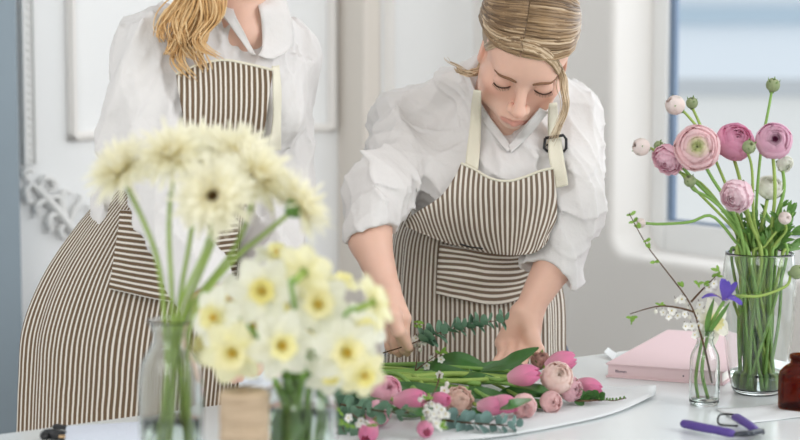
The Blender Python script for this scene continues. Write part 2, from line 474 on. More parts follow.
def head_color(V, c, R, base, sc=1.0):
    """true colours of skin: lips, rosier cheeks, nose, ears"""
    q = ((V - np.array(c)) @ R) / sc; col = np.tile(np.array(base[:3], np.float32), (len(V), 1))
    def blob(p, r, tint, a):
        d = (((q - np.array(p)) / np.array(r)) ** 2).sum(1); w = (np.exp(-d * 1.5) * a)[:, None]
        return w, np.array(tint[:3])
    for p, r, t, a in [((.040, -.06, -.032), (.022, .03, .02), srgb(222, 150, 128), .55), ((-.040, -.06, -.032), (.022, .03, .02), srgb(222, 150, 128), .55),
                       ((0, -.11, -.038), (.014, .02, .012), srgb(222, 160, 140), .45), ((.08, .01, -.01), (.015, .03, .035), srgb(224, 140, 118), .7), ((-.08, .01, -.01), (.015, .03, .035), srgb(224, 140, 118), .7),
                       ((.031, -.085, .0), (.018, .02, .010), srgb(214, 164, 144), .35), ((-.031, -.085, .0), (.018, .02, .010), srgb(206, 150, 130), .5)]:
        w, tt = blob(p, r, t, a); col = col * (1 - w) + tt * w
    lip = (np.abs(q[:, 0]) < .0225 - .0 * q[:, 2]) & (q[:, 1] < -.084) & (np.abs(q[:, 2] + .0725) < .0105 * (1 - (np.abs(q[:, 0]) / .026) ** 2))
    col[lip] = col[lip] * .45 + .55 * np.array(srgb(204, 122, 114)[:3])
    return col.astype(np.float32)
def hand(B, wrist, knuckle, tips, thumb, side, r=.0085):
    """palm from wrist to the row of knuckles along 'side', four fingers ending at tips (list of [mid, tip]), thumb [base, mid, tip]"""
    wrist, knuckle, side = np.array(wrist), np.array(knuckle), unit(side)
    ks = [knuckle + side * o for o in (.027, .009, -.009, -.026)]
    for i, kn in enumerate(ks):
        B.cap(wrist + side * (.013, .005, -.005, -.013)[i], kn, .0140, .0098, .010)
        mid, tip = tips[i]
        mid, tip = np.array(mid), np.array(tip)
        j = kn + (mid - kn) * 1.0
        rr = r * (.98, 1.0, .97, .86)[i]
        e = mid + (tip - mid) * .55
        bow = unit((mid - kn)) * .004
        B.cap(kn, j, rr * 1.08, rr, .004); B.cap(j, e + bow, rr, rr * .92, .003); B.cap(e + bow, tip, rr * .9, rr * .72, .003)
    a, b, c = [np.array(x) for x in thumb]
    B.cap(wrist * .55 + a * .45, a, .0140, .0118, .012); B.cap(a, b, .0118, .0100, .006); B.cap(b, c, .0100, .0078, .004)
# ------------------------------------------------------------------ the room: two walls meeting behind the florists, turned against the view
NX, NY = -0.5812, 0.8138       # direction from the table to the panelled wall
UX, UY = 0.8138, 0.5812        # direction along that wall
def pl(a, b, z): return np.array([a * NX + b * UX, a * NY + b * UY, z])
def b_at(px, a):
    r = (px - 400) / F_PX; return a * (0.8138 * r + 0.5812) / (0.8138 - 0.5812 * r)
def a_at(px, b):
    r = (px - 400) / F_PX; return (b * 0.8138 - r * 0.5812 * b) / (0.5812 + 0.8138 * r)
def z_at(py, p):
    # height seen at picture row py at the plan position of p (fine for points near the axis)
    t = (220 - py) / F_PX
    return CAM[2] + p[1] * ((_up[2] * t + _fw[2]) / (_up[1] * t + _fw[1]))
A0 = 3.80; A1 = 3.69; H = 3.3
B_PIER = b_at(338, A0); B_C = b_at(472, A1)
def pbox(mb, a0, a1, b0, b1, z0, z1):
    V = [pl(a, b, z) for a in (a0, a1) for b in (b0, b1) for z in (z0, z1)]
    mb.add(V, [(0, 1, 3, 2), (4, 6, 7, 5), (0, 4, 5, 1), (2, 3, 7, 6), (0, 2, 6, 4), (1, 5, 7, 3)])
    return mb
def struct(name, mb, m, bw=0.0, smooth=False):
    o = mb.build(name, m, smooth=smooth); o['kind'] = 'structure'
    if bw: bevel(o, bw, 3)
    return o
struct('floor', MB().add([(-4, -2, 0), (4.5, -2, 0), (4.5, 8, 0), (-4, 8, 0)], [(0, 1, 2, 3)]), M['floor'])
struct('wall_back', pbox(MB(), A0, A0 + .15, -1.5, B_PIER + .02, 0, H), M['wall'])
struct('wall_pier', pbox(MB(), A1, A0 + .15, B_PIER, B_PIER + .05, 0, H), M['pier'], 0.006)
struct('wall_recess', pbox(MB(), A1 - .004, A0 + .15, B_PIER + .05, B_C + .15, 0, H), M['wall'], 0.004)
struct('ceiling', pbox(MB(), -2.7, A0 + .15, -1.5, B_C + .15, H, H + .1), M['wall'])
struct('light_block_front', pbox(MB(), -2.7, -2.6, -1.6, B_C + .15, 0, H), M['wall'])  # unseen wall added behind the camera to keep sky light out
struct('light_block_side', pbox(MB(), -2.7, 0.6, -1.7, -1.5, 0, H), M['wall'])  # unseen wall added at the left to block sky light, stopped short for an opening
# panel mouldings on the back wall
def moulding(name, a, b0, b1, z0, z1, w, d, m, sides='LRTB'):
    mb = MB()
    for k, (x0, x1, y0, y1) in {'L': (b0, b0 + w, z0, z1), 'R': (b1 - w, b1, z0, z1), 'B': (b0, b1, z0, z0 + w), 'T': (b0, b1, z1 - w, z1)}.items():
        if k in sides:
            pbox(mb, a - d, a + .01, x0, x1, y0, y1)
            i = w * .28
            if k in 'LR': pbox(mb, a - d * 1.5, a, x0 + i, x1 - i, y0 + i, y1 - i)
            else: pbox(mb, a - d * 1.5, a, x0 + i, x1 - i, y0 + i, y1 - i)
    return struct(name, mb, m, 0.003)
_p = pl(A0, b_at(68, A0), 0); zp = z_at(141, _p)
moulding('trim_1', A0, b_at(67, A0), B_PIER - .012, zp, 2.75, .020, .014, M['taupe'], 'LRTB')
moulding('trim_2', A1, b_at(383, A1), b_at(470, A1), 0.35, 2.75, .026, .014, M['taupe'], 'LTB')
# narrow beaded strip at the picture's left
mb = MB(); b0, b1 = b_at(20.5, A0), b_at(33, A0); zb = z_at(164, pl(A0, b0, 0))
pbox(mb, A0 - .012, A0 + .01, b0, b1, zb, 2.9)
pbox(mb, A0 - .022, A0, b0, b0 + .007, zb, 2.9); pbox(mb, A0 - .020, A0, b1 - .004, b1, zb, 2.9)
for i in range(90): mb.sphere(pl(A0 - .013, (b0 + b1) / 2 + .001, zb + .012 + i * .018), .0062, 8)
struct('trim_3', mb, M['trim'])
# blue grey return wall at the far left
bl = b_at(19, A0 - .16)
struct('wall_left', pbox(MB(), A0 - .16, A0 + .1, bl - .6, bl, 0, H), M['blue'], 0.004)
# acanthus plaster relief
mb = MB()
def relief(pts, r, flat=.6):
    q = []
    for (x, y) in pts:
        b = b_at(x, A0); q.append(pl(A0 - .012, b, z_at(y, pl(A0, b, 0))))
    q = spline(q, 14); k = len(q); mb.tube(q, [r * (0.25 + 0.9 * math.sin(PI * min(1, .12 + i / (k - 1) * .86))) for i in range(k)], 8, flat=flat)
for pts, r in [([(80, 246), (66, 226), (50, 206), (36, 190), (24, 180)], .014), ([(50, 206), (40, 200), (32, 206), (34, 214), (28, 216)], .010),
               ([(58, 216), (48, 214), (44, 222), (47, 230), (42, 232)], .011), ([(36, 190), (40, 178), (50, 180), (50, 189), (44, 190)], .010),
               ([(66, 226), (60, 212), (58, 198), (62, 190), (68, 194)], .011), ([(66, 222), (72, 208), (78, 200), (76, 192)], .010), ([(74, 236), (82, 224), (88, 212), (84, 204)], .010),
               ([(62, 224), (56, 228), (58, 236), (64, 238)], .009), ([(28, 184), (22, 190), (24, 200), (30, 202)], .010), ([(44, 198), (54, 196), (58, 202), (54, 208)], .009), ([(68, 226), (78, 226), (84, 232)], .009),
               ([(24, 180), (20, 172), (25, 168), (30, 173)], .009)]: relief(pts, r)
o = mb.build('plaster_ornament', M['trim']); tag(o, 'white acanthus scroll plaster relief on the panelled wall', 'ornament')

# window wall: rounded opening with a soft edge
DEP = 0.127
aL = a_at(612, B_C); pL = pl(aL, B_C, 0); zs = z_at(253, pl(a_at(616, B_C), B_C, 0)); aR = aL - 1.30; zt = 2.55; RC = .05
def ring(grow):
    x0, x1, y0, y1 = -grow, aL - aR + grow, zs - grow, zt + grow; r = RC + grow; pts = []
    for cx, cy, s in [(x0 + r, y0 + r, PI), (x1 - r, y0 + r, 1.5 * PI), (x1 - r, y1 - r, 0), (x0 + r, y1 - r, .5 * PI)]:
        for k in range(9): t = s + k / 8 * PI / 2; pts.append((cx + r * math.cos(t), cy + r * math.sin(t)))
    return pts
def outer(pts):
    x0, x1, y0, y1 = -(A1 - aL) - .0, aL - 1.9, 0, H; out = []
    cx, cy = (aL - aR) / 2, (zs + zt) / 2
    for i, (x, y) in enumerate(pts):
        c = i // 9; k = i % 9
        X0, Y0 = [(x0, y0), (x1, y0), (x1, y1), (x0, y1)][c]
        a = [(X0, y), (x, Y0), (X0, y), (x, Y0)][c]; b = [(x, Y0), (X0, y), (x, Y0), (X0, y)][c]
        t = k / 8
        out.append(a if t < .01 else (b if t > .99 else (X0, Y0)))
    return out
G = [[pl(aL - x, B_C, z) for x, z in outer(ring(.018))]]
G.append([pl(aL - x, B_C, z) for x, z in ring(.018)])
for k in range(1, 6):
    t = k / 5 * PI / 2; G.append([pl(aL - x, B_C + .018 * (1 - math.cos(t)), z) for x, z in ring(.018 * (1 - math.sin(t)))])
G.append([pl(aL - x, B_C + DEP + .06, z) for x, z in ring(0)])
mbw = MB().grid(G, closed_u=True)
o = struct('wall_right', mbw, M['wallgrey'])
for p in o.data.polygons:
    if p.index >= 36: p.use_smooth = True
# frame, gasket, pane
bF = B_C + DEP
aF0 = a_at(652, bF); aF1 = a_at(667.5, bF); aF2 = a_at(673, bF)
pF = pl(a_at(690, bF), bF, 0); zF = z_at(221, pF)
fw_ = abs(aF0 - aF1); mb = MB()
pbox(mb, aF1, aF0 + .05, bF - .006, bF + .016, zs - .02, zt)
pbox(mb, aR, aR + .06, bF - .006, bF + .06, zs - .02, zt)
pbox(mb, aR, aF1, bF - .006, bF + .06, zs - .02, zF - .006); pbox(mb, aR, aF1, bF - .006, bF + .06, zt - .08, zt)
win = struct('window_1', mb, M['frame'], .006)
mb = MB(); pbox(mb, aF2, aF1, bF + .004, bF + .014, zF - .006, zt - .08); pbox(mb, aR + .06, aF2, bF + .004, bF + .014, zF - .008, zF)
g = mb.build('window_gasket', M['gasket'], win, smooth=False)
mb = MB(); mb.add([pl(aF2 + .004, bF + .012, zF - .004), pl(aR + .06, bF + .012, zF - .004), pl(aR + .06, bF + .012, zt - .08), pl(aF2 + .004, bF + .012, zt - .08)], [(0, 1, 2, 3)])
mb.build('window_pane', M['pane'], win, smooth=False)
# outside: pale parapet and a pale building with a glazed band
mb = MB(); c = np.array([1.75, 9.5, 0]); dv = np.array([.95, -.30, 0])
def obox(mb, c, half, z0, z1, th, dv):
    dv = unit(dv); nv = np.array([-dv[1], dv[0], 0]); V = []
    for s in (-1, 1):
        for t in (0, th):
            for z in (z0, z1): V.append(c + dv * half * s + nv * t + np.array([0, 0, z]))
    mb.add(V, [(0, 1, 3, 2), (4, 6, 7, 5), (0, 4, 5, 1), (2, 3, 7, 6), (0, 2, 6, 4), (1, 5, 7, 3)]); return mb
M['paleout'] = mat('pale_render', srgb(236, 238, 236), 0.9, 0.1); M['ledge'] = mat('grey_ledge', srgb(198, 204, 208), 0.9, 0.1)
M['facade'] = mat('pale_blue_facade', srgb(226, 234, 240), 0.8, 0.2); M['band'] = mat('blue_glazed_band', srgb(178, 198, 212), 0.4, 0.4)
par = obox(MB(), c, 3.5, -1, 1.02, .2, dv).build('parapet', M['paleout'], smooth=False)
tag(par, 'pale rendered parapet wall outside the window', 'parapet')
obox(MB(), c - np.array([0, .03, 0]), 3.5, 1.02, 1.10, .27, dv).build('coping', M['ledge'], par, smooth=False)
c2 = np.array([4.4, 24.0, 0])
bld = obox(MB(), c2, 9, -3, 4.0, 6, (1, -.2, 0)).build('building', M['facade'], smooth=False)
tag(bld, 'pale blue building seen blurred through the window glass', 'building')
obox(MB(), c2 - np.array([0, .12, 0]), 9, 1.42, 1.64, .1, (1, -.2, 0)).build('glazed_band', M['band'], bld, smooth=False)

# ------------------------------------------------------------------ table and chair
E0 = T(20, 431); E1 = T(605, 353)
tu = unit(E1 - E0); tn = np.array([-tu[1], tu[0], 0])
tbl = thing('work_table', 'white work table strewn with flowers, jars and tools', 'table', tuple(E0 - tn * .45 + tu * .75 - np.array([0, 0, TZ])))
tc = np.array(tbl.location)
def toff(p): return np.array(p) - tc
_be = (2.33 - (UX * E0[0] + UY * E0[1])) / (UX * tu[0] + UY * tu[1])
V = [E0 - tu * .55, E0 + tu * _be]; V = [V[0], V[1], V[1] - tn * .95, V[0] - tn * .95]
mb = MB(); mb.add([toff(v) for v in V] + [toff(v - np.array([0, 0, .035])) for v in V], [(3, 2, 1, 0), (4, 5, 6, 7), (0, 1, 5, 4), (1, 2, 6, 5), (2, 3, 7, 6), (3, 0, 4, 7)])
bevel(mb.build('tabletop', M['table'], tbl, smooth=False), .004)
for i, v in enumerate(V):
    s = (V[(i + 2) % 4] - v); q = v + unit(s) * .09
    mb = MB(); mb.tube([toff((q[0], q[1], 0)), toff((q[0], q[1], TZ - .036))], [.018, .026], 12); mb.build('leg', M['tleg'], tbl)
# moulded chair between the two florists
cp = P(262, 300, 3.62); ch = thing('shell_chair', 'white moulded plastic chair behind the daffodils, between the two aprons', 'chair', (cp[0], cp[1], 0))
ch.rotation_euler = (0, 0, 0.5); zt_c = z_at(267, cp)
G = []
for i in range(12):
    t = i / 11; row = []
    for j in range(13):
        s = j / 12 * 2 - 1
        w = .19 + .02 * math.sin(t * PI)
        if t < .45:
            u = t / .45; y = -.20 + u * .36; z = .44 + .03 * s * s - .015 * math.sin(u * PI) - (.03 * (1 - u) ** 4)
        else:
            u = (t - .45) / .55; y = .16 + .10 * math.sin(u * PI / 2) + .03 * u - .08 * s * s * u; z = .44 + .03 * s * s + (zt_c - .47) * u ** .9 - (.07 * abs(s) ** 5 * u * u)
            w *= (1 - .20 * u ** 3)
        row.append((w * s, y, z))
    G.append(row)
subsurf(solidify(MB().grid(G).build('seat_shell', M['chair'], ch), .010), 1)
for sx in (-1, 1):
    for sy in (-1, 1): MB().tube([(sx * .20, sy * .20, 0), (sx * .10, sy * .09 - .02, .435)], [.010, .016], 10).build('leg', M['wood'], ch)
# ------------------------------------------------------------------ the two florists
def folds(seed, amp, f=22.0):
    r = np.random.RandomState(seed); K = r.randn(7, 3).astype(np.float32); K[:, 2] *= .40; K /= np.linalg.norm(K, axis=1)[:, None]
    K *= (f * (0.7 + 1.6 * r.rand(7)))[:, None].astype(np.float32); ph = r.rand(7).astype(np.float32) * 6.28
    Wp = r.randn(3, 3).astype(np.float32) * 9
    def fn(X):
        w = 0.03 * np.sin(X @ Wp + ph[:3]); Y = X + w.astype(np.float32); d = 0
        for i in range(7): d = d + (1 - np.abs(np.sin(Y @ K[i] + ph[i]))) ** 2 * (1.4 if i < 3 else .8)
        e = 0
        for i in range(5): e = e + (1 - np.abs(np.sin((X + .7 * w[:, [1, 2, 0]].astype(np.float32)) @ K[6 - i] * 1.9 + ph[i] * 2))) ** 3
        return amp * np.clip(d / 4 - .36, -.3, .6) + amp * .50 * (e / 3 - .35)
    return fn
def calm(f, pts, r=.075):
    pts = [np.array(p, np.float32) for p in pts]
    def fn(X):
        d = np.minimum.reduce([np.linalg.norm(X - p, axis=1) for p in pts]); return f(X) * np.clip(d / r, .2, 1)
    return fn
SK = srgb(228, 186, 166)
def make_body(name, B, c, R, label, h=.0024):
    V, Fc = B.surface(h)
    # keep the main island tidy: colours
    col = head_color(V, c, R, SK)
    o = link_mesh(name, np_mesh(name, V, Fc, col), M['skin'])
    tag(o, label, 'person')
    return o
def sdf_part(name, B, m, parent, h, col=None, label=None):
    V, Fc = B.surface(h)
    return link_mesh(name, np_mesh(name, V, Fc, col), m, parent, label=label)
def sheet_uv(G, mode='mean'):
    nv, nu = len(G), len(G[0]); A = np.array(G)
    wl = np.concatenate([np.zeros((nv, 1)), np.cumsum(np.linalg.norm(np.diff(A, axis=1), axis=2), 1)], 1)
    hl = np.concatenate([np.zeros((1, nu)), np.cumsum(np.linalg.norm(np.diff(A, axis=0), axis=2), 0)], 0)
    W = wl[:, -1].max(); Hh = hl.mean(1)
    if mode == 'arc': return [(wl[i, j] - wl[i, nu // 2], Hh[i]) for i in range(nv) for j in range(nu)]
    return [((j / (nu - 1) - .5) * W, Hh[i]) for i in range(nv) for j in range(nu)]
def interp_rows(rows, nv, nu):
    """rows of picture control points -> dense grid of (px,py)"""
    R1 = [spline(r, nu) for r in rows]
    cols = [spline([r[j] for r in R1], nv) for j in range(nu)]
    return [[cols[j][i] for j in range(nu)] for i in range(nv)]
def relax(Y, hit, n=25):
    """fill missed depths and smooth"""
    Y = Y.copy(); m = hit.copy()
    if not m.all():
        for _ in range(200):
            acc = np.zeros_like(Y); cnt = np.zeros_like(Y)
            for dy, dx in ((0, 1), (0, -1), (1, 0), (-1, 0)):
                S_ = np.roll(Y, (dy, dx), (0, 1)); Mk = np.roll(m, (dy, dx), (0, 1))
                if dx == 1: Mk[:, 0] = False
                if dx == -1: Mk[:, -1] = False
                if dy == 1: Mk[0] = False
                if dy == -1: Mk[-1] = False
                acc += S_ * Mk; cnt += Mk
            new = (~m) & (cnt > 0); Y[new] = acc[new] / cnt[new]; m = m | new
            if m.all(): break
    for _ in range(n):
        Z = np.pad(Y, 1, mode='edge'); Z = (Z[:-2, 1:-1] + Z[2:, 1:-1] + Z[1:-1, :-2] + Z[1:-1, 2:]) / 4
        Y = np.minimum(Y, Z) * .5 + Z * .5
    return Y
def drape(rows, nv, nu, body, off, sm=20, bulge=None, yoff=0.0):
    g = interp_rows(rows, nv, nu); A = np.array(g)
    X, hit = trace(body, A[..., 0].ravel(), A[..., 1].ravel(), off, disp=True)
    Y = relax(X[:, 1].reshape(nv, nu), hit.reshape(nv, nu), sm) - yoff
    if bulge is not None: Y = Y - bulge(np.linspace(0, 1, nv)[:, None], np.linspace(0, 1, nu)[None, :])
    return [[P(A[i, j, 0], A[i, j, 1], Y[i, j]) for j in range(nu)] for i in range(nv)]
def skirt(rows, n=120, nv=40, fold=.006, seed=1, nf=17):
    """rows: (py, xl, xr, Yc, half depth); closed cloth round the hips, pixel width per row"""
    rows = np.array(rows, float); t = np.linspace(0, len(rows) - 1, nv)
    R5 = np.stack(spline(rows, nv)); r = np.random.RandomState(seed); ph = r.rand(6) * 6.28
    G = []
    for i in range(nv):
        y, xl, xr, Yc, hd = R5[i]; row = []
        for j in range(n + 1):
            th = 2 * PI * j / n + PI / 2             # start at the back
            fx = math.cos(th); fy = math.sin(th)
            Y = Yc + hd * math.copysign(abs(fy) ** .8, fy)
            px = (xl + xr) / 2 + (xr - xl) / 2 * math.copysign(abs(fx) ** .85, fx)
            p = P(px, y, Yc); p[1] = Y
            w = fold * min(1, i / nv * 2.2) * (math.sin(th * nf + ph[0] + .5 * math.sin(i * .12)) + .7 * math.sin(th * (nf * .6) + ph[1]) + .5 * math.sin(th * nf * 1.7 + ph[2]))
            p = p + np.array([fx, fy, 0]) * w
            row.append(p)
        G.append(row)
    return G
def skirt_uv(G, mix=.65):
    A = np.array(G); U = sheet_uv(G); nv, nu = A.shape[:2]; k = nu // 2; out = []
    W = max(A[i, :, 0].max() - A[i, :, 0].min() for i in range(nv)) * 1.12; tot = max(abs(u) for u, v in U) * 2
    for i in range(nv):
        x0, x1 = A[i, :, 0].min(), A[i, :, 0].max()
        for j in range(nu):
            q = (A[i, j, 0] - (x0 + x1) / 2) / (x1 - x0); th = j / (nu - 1)
            f = q * W if .25 <= th <= .75 else (math.copysign(W, th - .5) - q * W)
            out.append((mix * f + (1 - mix) * U[i * nu + j][0], U[i * nu + j][1]))
    return out
def hair_cap(c, R, sc=1.0):
    B = Body(); c = np.array(c)
    W = lambda x, y, z: c + R @ (np.array([x, y, z]) * sc)
    B.ell(W(0, .020, .041), np.array([.0705, .1005, .0835]) * sc, R, .01)
    B.ell(W(0, -.031, .047), np.array([.0620, .0585, .0560]) * sc, R, .02)
    B.ell(W(0, .030, .010), np.array([.0700, .088, .085]) * sc, R, .02)
    # face opening: cut everything below the hairline plane with a large ellipsoid
    B.ell(W(0, -.118, -.070), np.array([.170, .134, .144]) * sc, R @ np.array(Matrix.Rotation(0.22, 3, 'X')), .006, True)
    B.ell(W(0, .02, -.16), np.array([.2, .2, .11]) * sc, R, .01, True)
    return B
HP = [(100, 78, 55), (160, 132, 98), (228, 208, 178)]
def hcol(v):
    """blond strand colours, v in 0..1"""
    a, b, c_ = [np.array(srgb(*q)[:3]) for q in HP]
    return tuple(a + (b - a) * v * 2) if v < .5 else tuple(b + (c_ - b) * (v - .5) * 2)
def add_hair(parent, c, R, part_x=-.014, n=170, gather=(0, .112, -.035), sc=1.0):
    c = np.array(c); B = hair_cap(c, R, sc)
    V, Fc = B.surface(.003)
    q = (V - c) @ R
    colr = np.tile(np.array(hcol(.36)), (len(V), 1))
    cap = link_mesh('hair', np_mesh('hair', V, Fc, colr), M['hair'], parent)
    r = random.Random(3); mb = MB(); cc = np.array([0, .02, .025])
    def onhead(d, lift):
        d = unit(d); ks = np.linspace(.05, .13, 81); X = (cc + d * ks[:, None]).astype(np.float32)
        k = ks[int(np.argmax(HL.ev(X) > 0))]
        return cc + d * (k + lift)
    g = unit(np.array(gather) - cc)
    HL = Body(); HL.ell((0, .020, .041), (.0705, .1005, .0835), None, .01); HL.ell((0, -.031, .047), (.0620, .0585, .0560), None, .02); HL.ell((0, .030, .010), (.0700, .088, .085), None, .02)
    for s in (-1, 1):
        for i in range(n):
            t = (i + r.random() * .8) / n
            ang = math.radians(-66 + 124 * t + (r.uniform(-5, 3) if t < .12 else 0))           # along the parting from the forehead to the crown
            st = unit((part_x / .1 + s * .008, -math.cos(ang + PI / 2 - .0) * 0 + math.sin(ang), math.cos(ang)))
            if t < .0: continue
            side = unit((s * 1.0, -.44 + .85 * t, .12 + .62 * t + r.uniform(-.03, .03)))
            mid2 = unit((s * .62, .62, -.05 + .5 * t))
            pts = []
            K = 16
            for k in range(K):
                u = k / (K - 1)
                b0, b1, b2, b3 = (1 - u) ** 3, 3 * u * (1 - u) ** 2, 3 * u * u * (1 - u), u ** 3
                d = b0 * st + b1 * side * 1.15 + b2 * mid2 * 1.1 + b3 * g
                lift = .0005 + .0030 * math.sin(PI * min(1, u * 1.3)) + r.uniform(0, .0022)
                pts.append(c + R @ onhead(d, lift) * sc)
            w = r.uniform(.0010, .0026)
            v = min(1, max(0, r.gauss(.45, .30)))
            cs = [hcol(min(1, max(0, v * (.62 + .6 * k / (K - 1)) + (.12 if t < .15 else 0)))) for k in range(K)]
            mb.tube(pts, [w * (.5 + .7 * math.sin(PI * (.1 + .85 * k / (K - 1)))) for k in range(K)], 5, cols=cs)
    mb.build('hair_strands', M['hair'], cap)
    return cap
def lock(mb, pts, n, spread, r0, seed, curl=0.0, vm=.6, freq=5.0):
    """bundle of strands along a path; curl adds a helical wave"""
    r = random.Random(seed); base = spline(pts, 28)
    for i in range(n):
        o = np.array([r.gauss(0, 1), r.gauss(0, .7), r.gauss(0, .4)]) * spread; ph = r.uniform(-.6, .6); v = min(1, max(.1, r.gauss(vm, .18))); e = r.uniform(.8, 1.0); q = []
        for k, p in enumerate(base):
            u = k / 27 * e; f = .55 + .6 * math.sin(PI * min(1, u * .9 + .1)); m = base[min(27, int(u * 27))]
            w = curl * min(1, u * 2)
            q.append(np.array(base[min(27, int(round(u * 27)))]) + o * f + np.array([math.cos(u * freq * 2 * PI / 1.6 + ph) * w, math.sin(u * freq * 2 * PI / 1.6 + ph) * w, 0]))
        q = spline(q[::2], 26)
        mb.tube(q, [r0 * (1 - .75 * (k / 25) ** 2) for k in range(26)], 5, cols=[hcol(min(1, max(0, v + .12 * math.sin(k * .5 + i)))) for k in range(26)])
def face_hair(parent, c, R, B, sc=1.0):
    prim = [p for p in B.p]
    def W(x, y, z, lift=.0012):
        ys = np.linspace(-.135, .0, 136); X = np.array(c) + (R @ np.stack([np.full(136, x), ys, np.full(136, z)]) * sc).T
        d = B.ev(X.astype(np.float32), prim); k = int(np.argmax(d < lift)) if (d < lift).any() else 50
        return X[k]
    for s in (-1, 1):
        pts = spline([W(s * .013, 0, .0150), W(s * .026, 0, .0200), W(s * .040, 0, .0190), W(s * .049, 0, .0130)], 12)
        MB().tube(pts, [.0014, .0021, .0025, .0025, .0025, .0024, .0022, .0020, .0017, .0014, .0010, .0006], 6).build('eyebrow', M['brow'], parent)
        pts = spline([W(s * .0190, 0, -.0060), W(s * .026, 0, -.0084), W(s * .034, 0, -.0088), W(s * .041, 0, -.0072), W(s * .0465, 0, -.0042)], 14)
        mb = MB().tube(pts, .0011, 6)
        for k in range(1, 14):
            a = pts[k]; mb.tube([a, a + R @ np.array([s * .0018 * (k / 13), -.0050, -.0022])], [.0006, .0002], 4)
        mb.build('eyelashes', M['lash'], parent)

# ---------------------------------------------------------------- florist leaning over the bouquet
HS = .96
HR = head_rot(math.radians(-7), math.radians(45), math.radians(12.5))
hc = P(522.5, 89, 2.875) - HR @ (np.array([0, -.088, -.004]) * HS)
pelvis, waist = P(477, 330, 3.24), P(480, 250, 3.20); chest = P(490, 172, 3.09); neck = P(508, 108, 3.03)
shR, elR, wrR = P(418, 124, 3.13), P(376, 196, 2.96), P(386, 288, 2.885)
shL, elL, wrL = P(566, 114, 3.12), P(573, 212, 3.01), P(527, 312, 2.97)
latA = unit((1, .12, -.05))
def torso(B, g=0.0):
    B.cap(pelvis, waist, .084 + g, .074 + g, .03, axis=latA, st=1.36)
    B.cap(waist, chest, .074 + g, .090 + g, .03, axis=latA, st=1.36)
    B.cap(chest, P(495, 132, 3.09), .088 + g, .062 + g, .03, axis=latA, st=1.5)
    B.cap(shR, shL, .040 + g, .040 + g, .03)
    for px in (466, 522): B.ell(P(px, 182, 3.045), (.050 + g,) * 3, None, .03)
B1 = Body(); torso(B1, -.020)
B1.cap(P(499, 126, 3.085), hc + HR @ np.array([0, .035, -.045]), .050, .050, .03)
B1.cap(P(500, 118, 3.06), hc + HR @ np.array([0, .01, -.065]), .048, .044, .03)
B1.cap(shR, elR, .030, .031, .02); B1.cap(elR, P(370, 240, 2.92), .033, .032, .01); B1.cap(P(370, 240, 2.92), wrR, .0325, .0210, .01)
B1.cap(shL, elL, .030, .030, .02); B1.cap(elL, P(558, 258, 2.99), .031, .033, .01); B1.cap(P(558, 258, 2.99), wrL, .0335, .0205, .01)
add_head(B1, hc, HR, HS)
D = 2.875
hand(B1, wrR, P(396, 318, D), [(P(404, 333, D - .026), P(410, 349, D - .010)), (P(401, 339, D - .010), P(407, 353, D - .002)), (P(394, 340, D + .006), P(399, 354, D + .008)), (P(387, 336, D + .020), P(391, 351, D + .020))],
     (P(393, 316, D - .040), P(399, 332, D - .044), P(408, 347, D - .026)), (.50, -.85, .12))
D = 2.97
hand(B1, wrL, P(517, 341, D), [(P(526, 354, D - .03), P(521, 366, D - .05)), (P(518, 357, D - .04), P(512, 366, D - .06)), (P(509, 357, D - .04), P(502, 366, D - .06)), (P(502, 354, D - .03), P(495, 362, D - .05))],
     (P(532, 338, D - .02), P(538, 350, D - .03), P(536, 362, D - .045)), (1, 0, .1))
w1 = make_body('person', B1, hc, HR, 'woman with tied-back blond hair, white shirt and striped apron, bent over the flowers')
face_hair(w1, hc, HR, B1, HS)
cap1 = add_hair(w1, hc, HR, sc=HS)
mb = MB(); L_ = lambda *q: [np.array(p) for p in q]
for k in range(3):
    lock(mb, L_(P(551, 56, 2.90), P(559, 68, 2.885), P(562 + k, 84, 2.88), P(565, 104, 2.875), P(560 - 2 * k, 128, 2.87), P(549 - 3 * k, 150, 2.88)), 13, .0024, .0009, 20 + k, .0015, .92)
mb.build('face_framing_lock', M['hair'], cap1)
mb = MB()
lock(mb, L_(hc + HR @ np.array([-.045, .06, -.03]), P(484, 66, 2.98), P(474, 73, 2.97), P(464, 72, 2.965), P(454, 66, 2.96)), 34, .0040, .0018, 31, .002, .88)
lock(mb, L_(hc + HR @ np.array([-.05, .06, -.03]), P(482, 68, 2.98), P(470, 74, 2.97), P(452, 63, 2.99), P(441, 55, 2.99)), 7, .003, .0008, 32, .003, .8)
mb.build('ponytail', M['hair'], cap1)
# strands sweeping from the parting to the temples
def sweep(A, Bc, n, seed, body):
    r = random.Random(seed); mb = MB(); A, Bc = np.array(spline([(x, y, 0) for x, y in A], 18)), np.array(spline([(x, y, 0) for x, y in Bc], 18))
    for i in range(n):
        t = (i + r.random()) / n; q = A * (1 - t) + Bc * t; X, hit = trace(body, q[:, 0], q[:, 1], .0004, disp=False)
        if not hit.all(): 
            Y = X[:, 1].copy(); g = np.where(hit)[0]
            if len(g) < 6: continue
            Y = np.interp(np.arange(18), g, Y[g]); X = np.array([P(a, b, y) for (a, b, _), y in zip(q, Y)])
        pts = [p + np.array([0, -.0012 - .0010 * r.random(), 0]) for p in X]; v = min(1, max(0, r.gauss(.40, .28)))
        mb.tube(spline(pts, 24), [.0014 * (.5 + .6 * math.sin(PI * (.1 + .8 * k / 23))) for k in range(24)], 5, cols=[hcol(min(1, max(0, v + .1 * k / 23))) for k in range(24)])
    return mb
class _U:
    def __init__(s, *b): s.b = b
    def ev(s, X, disp=False): return np.minimum.reduce([q.ev(X, disp=False) for q in s.b])
UH = _U(B1, hair_cap(hc, HR, HS))
sweep([(522, 38), (540, 44), (556, 57), (566, 76)], [(523, 51), (538, 56), (552, 66), (562, 82)], 28, 61, UH).build('hair_strands', M['hair'], cap1)
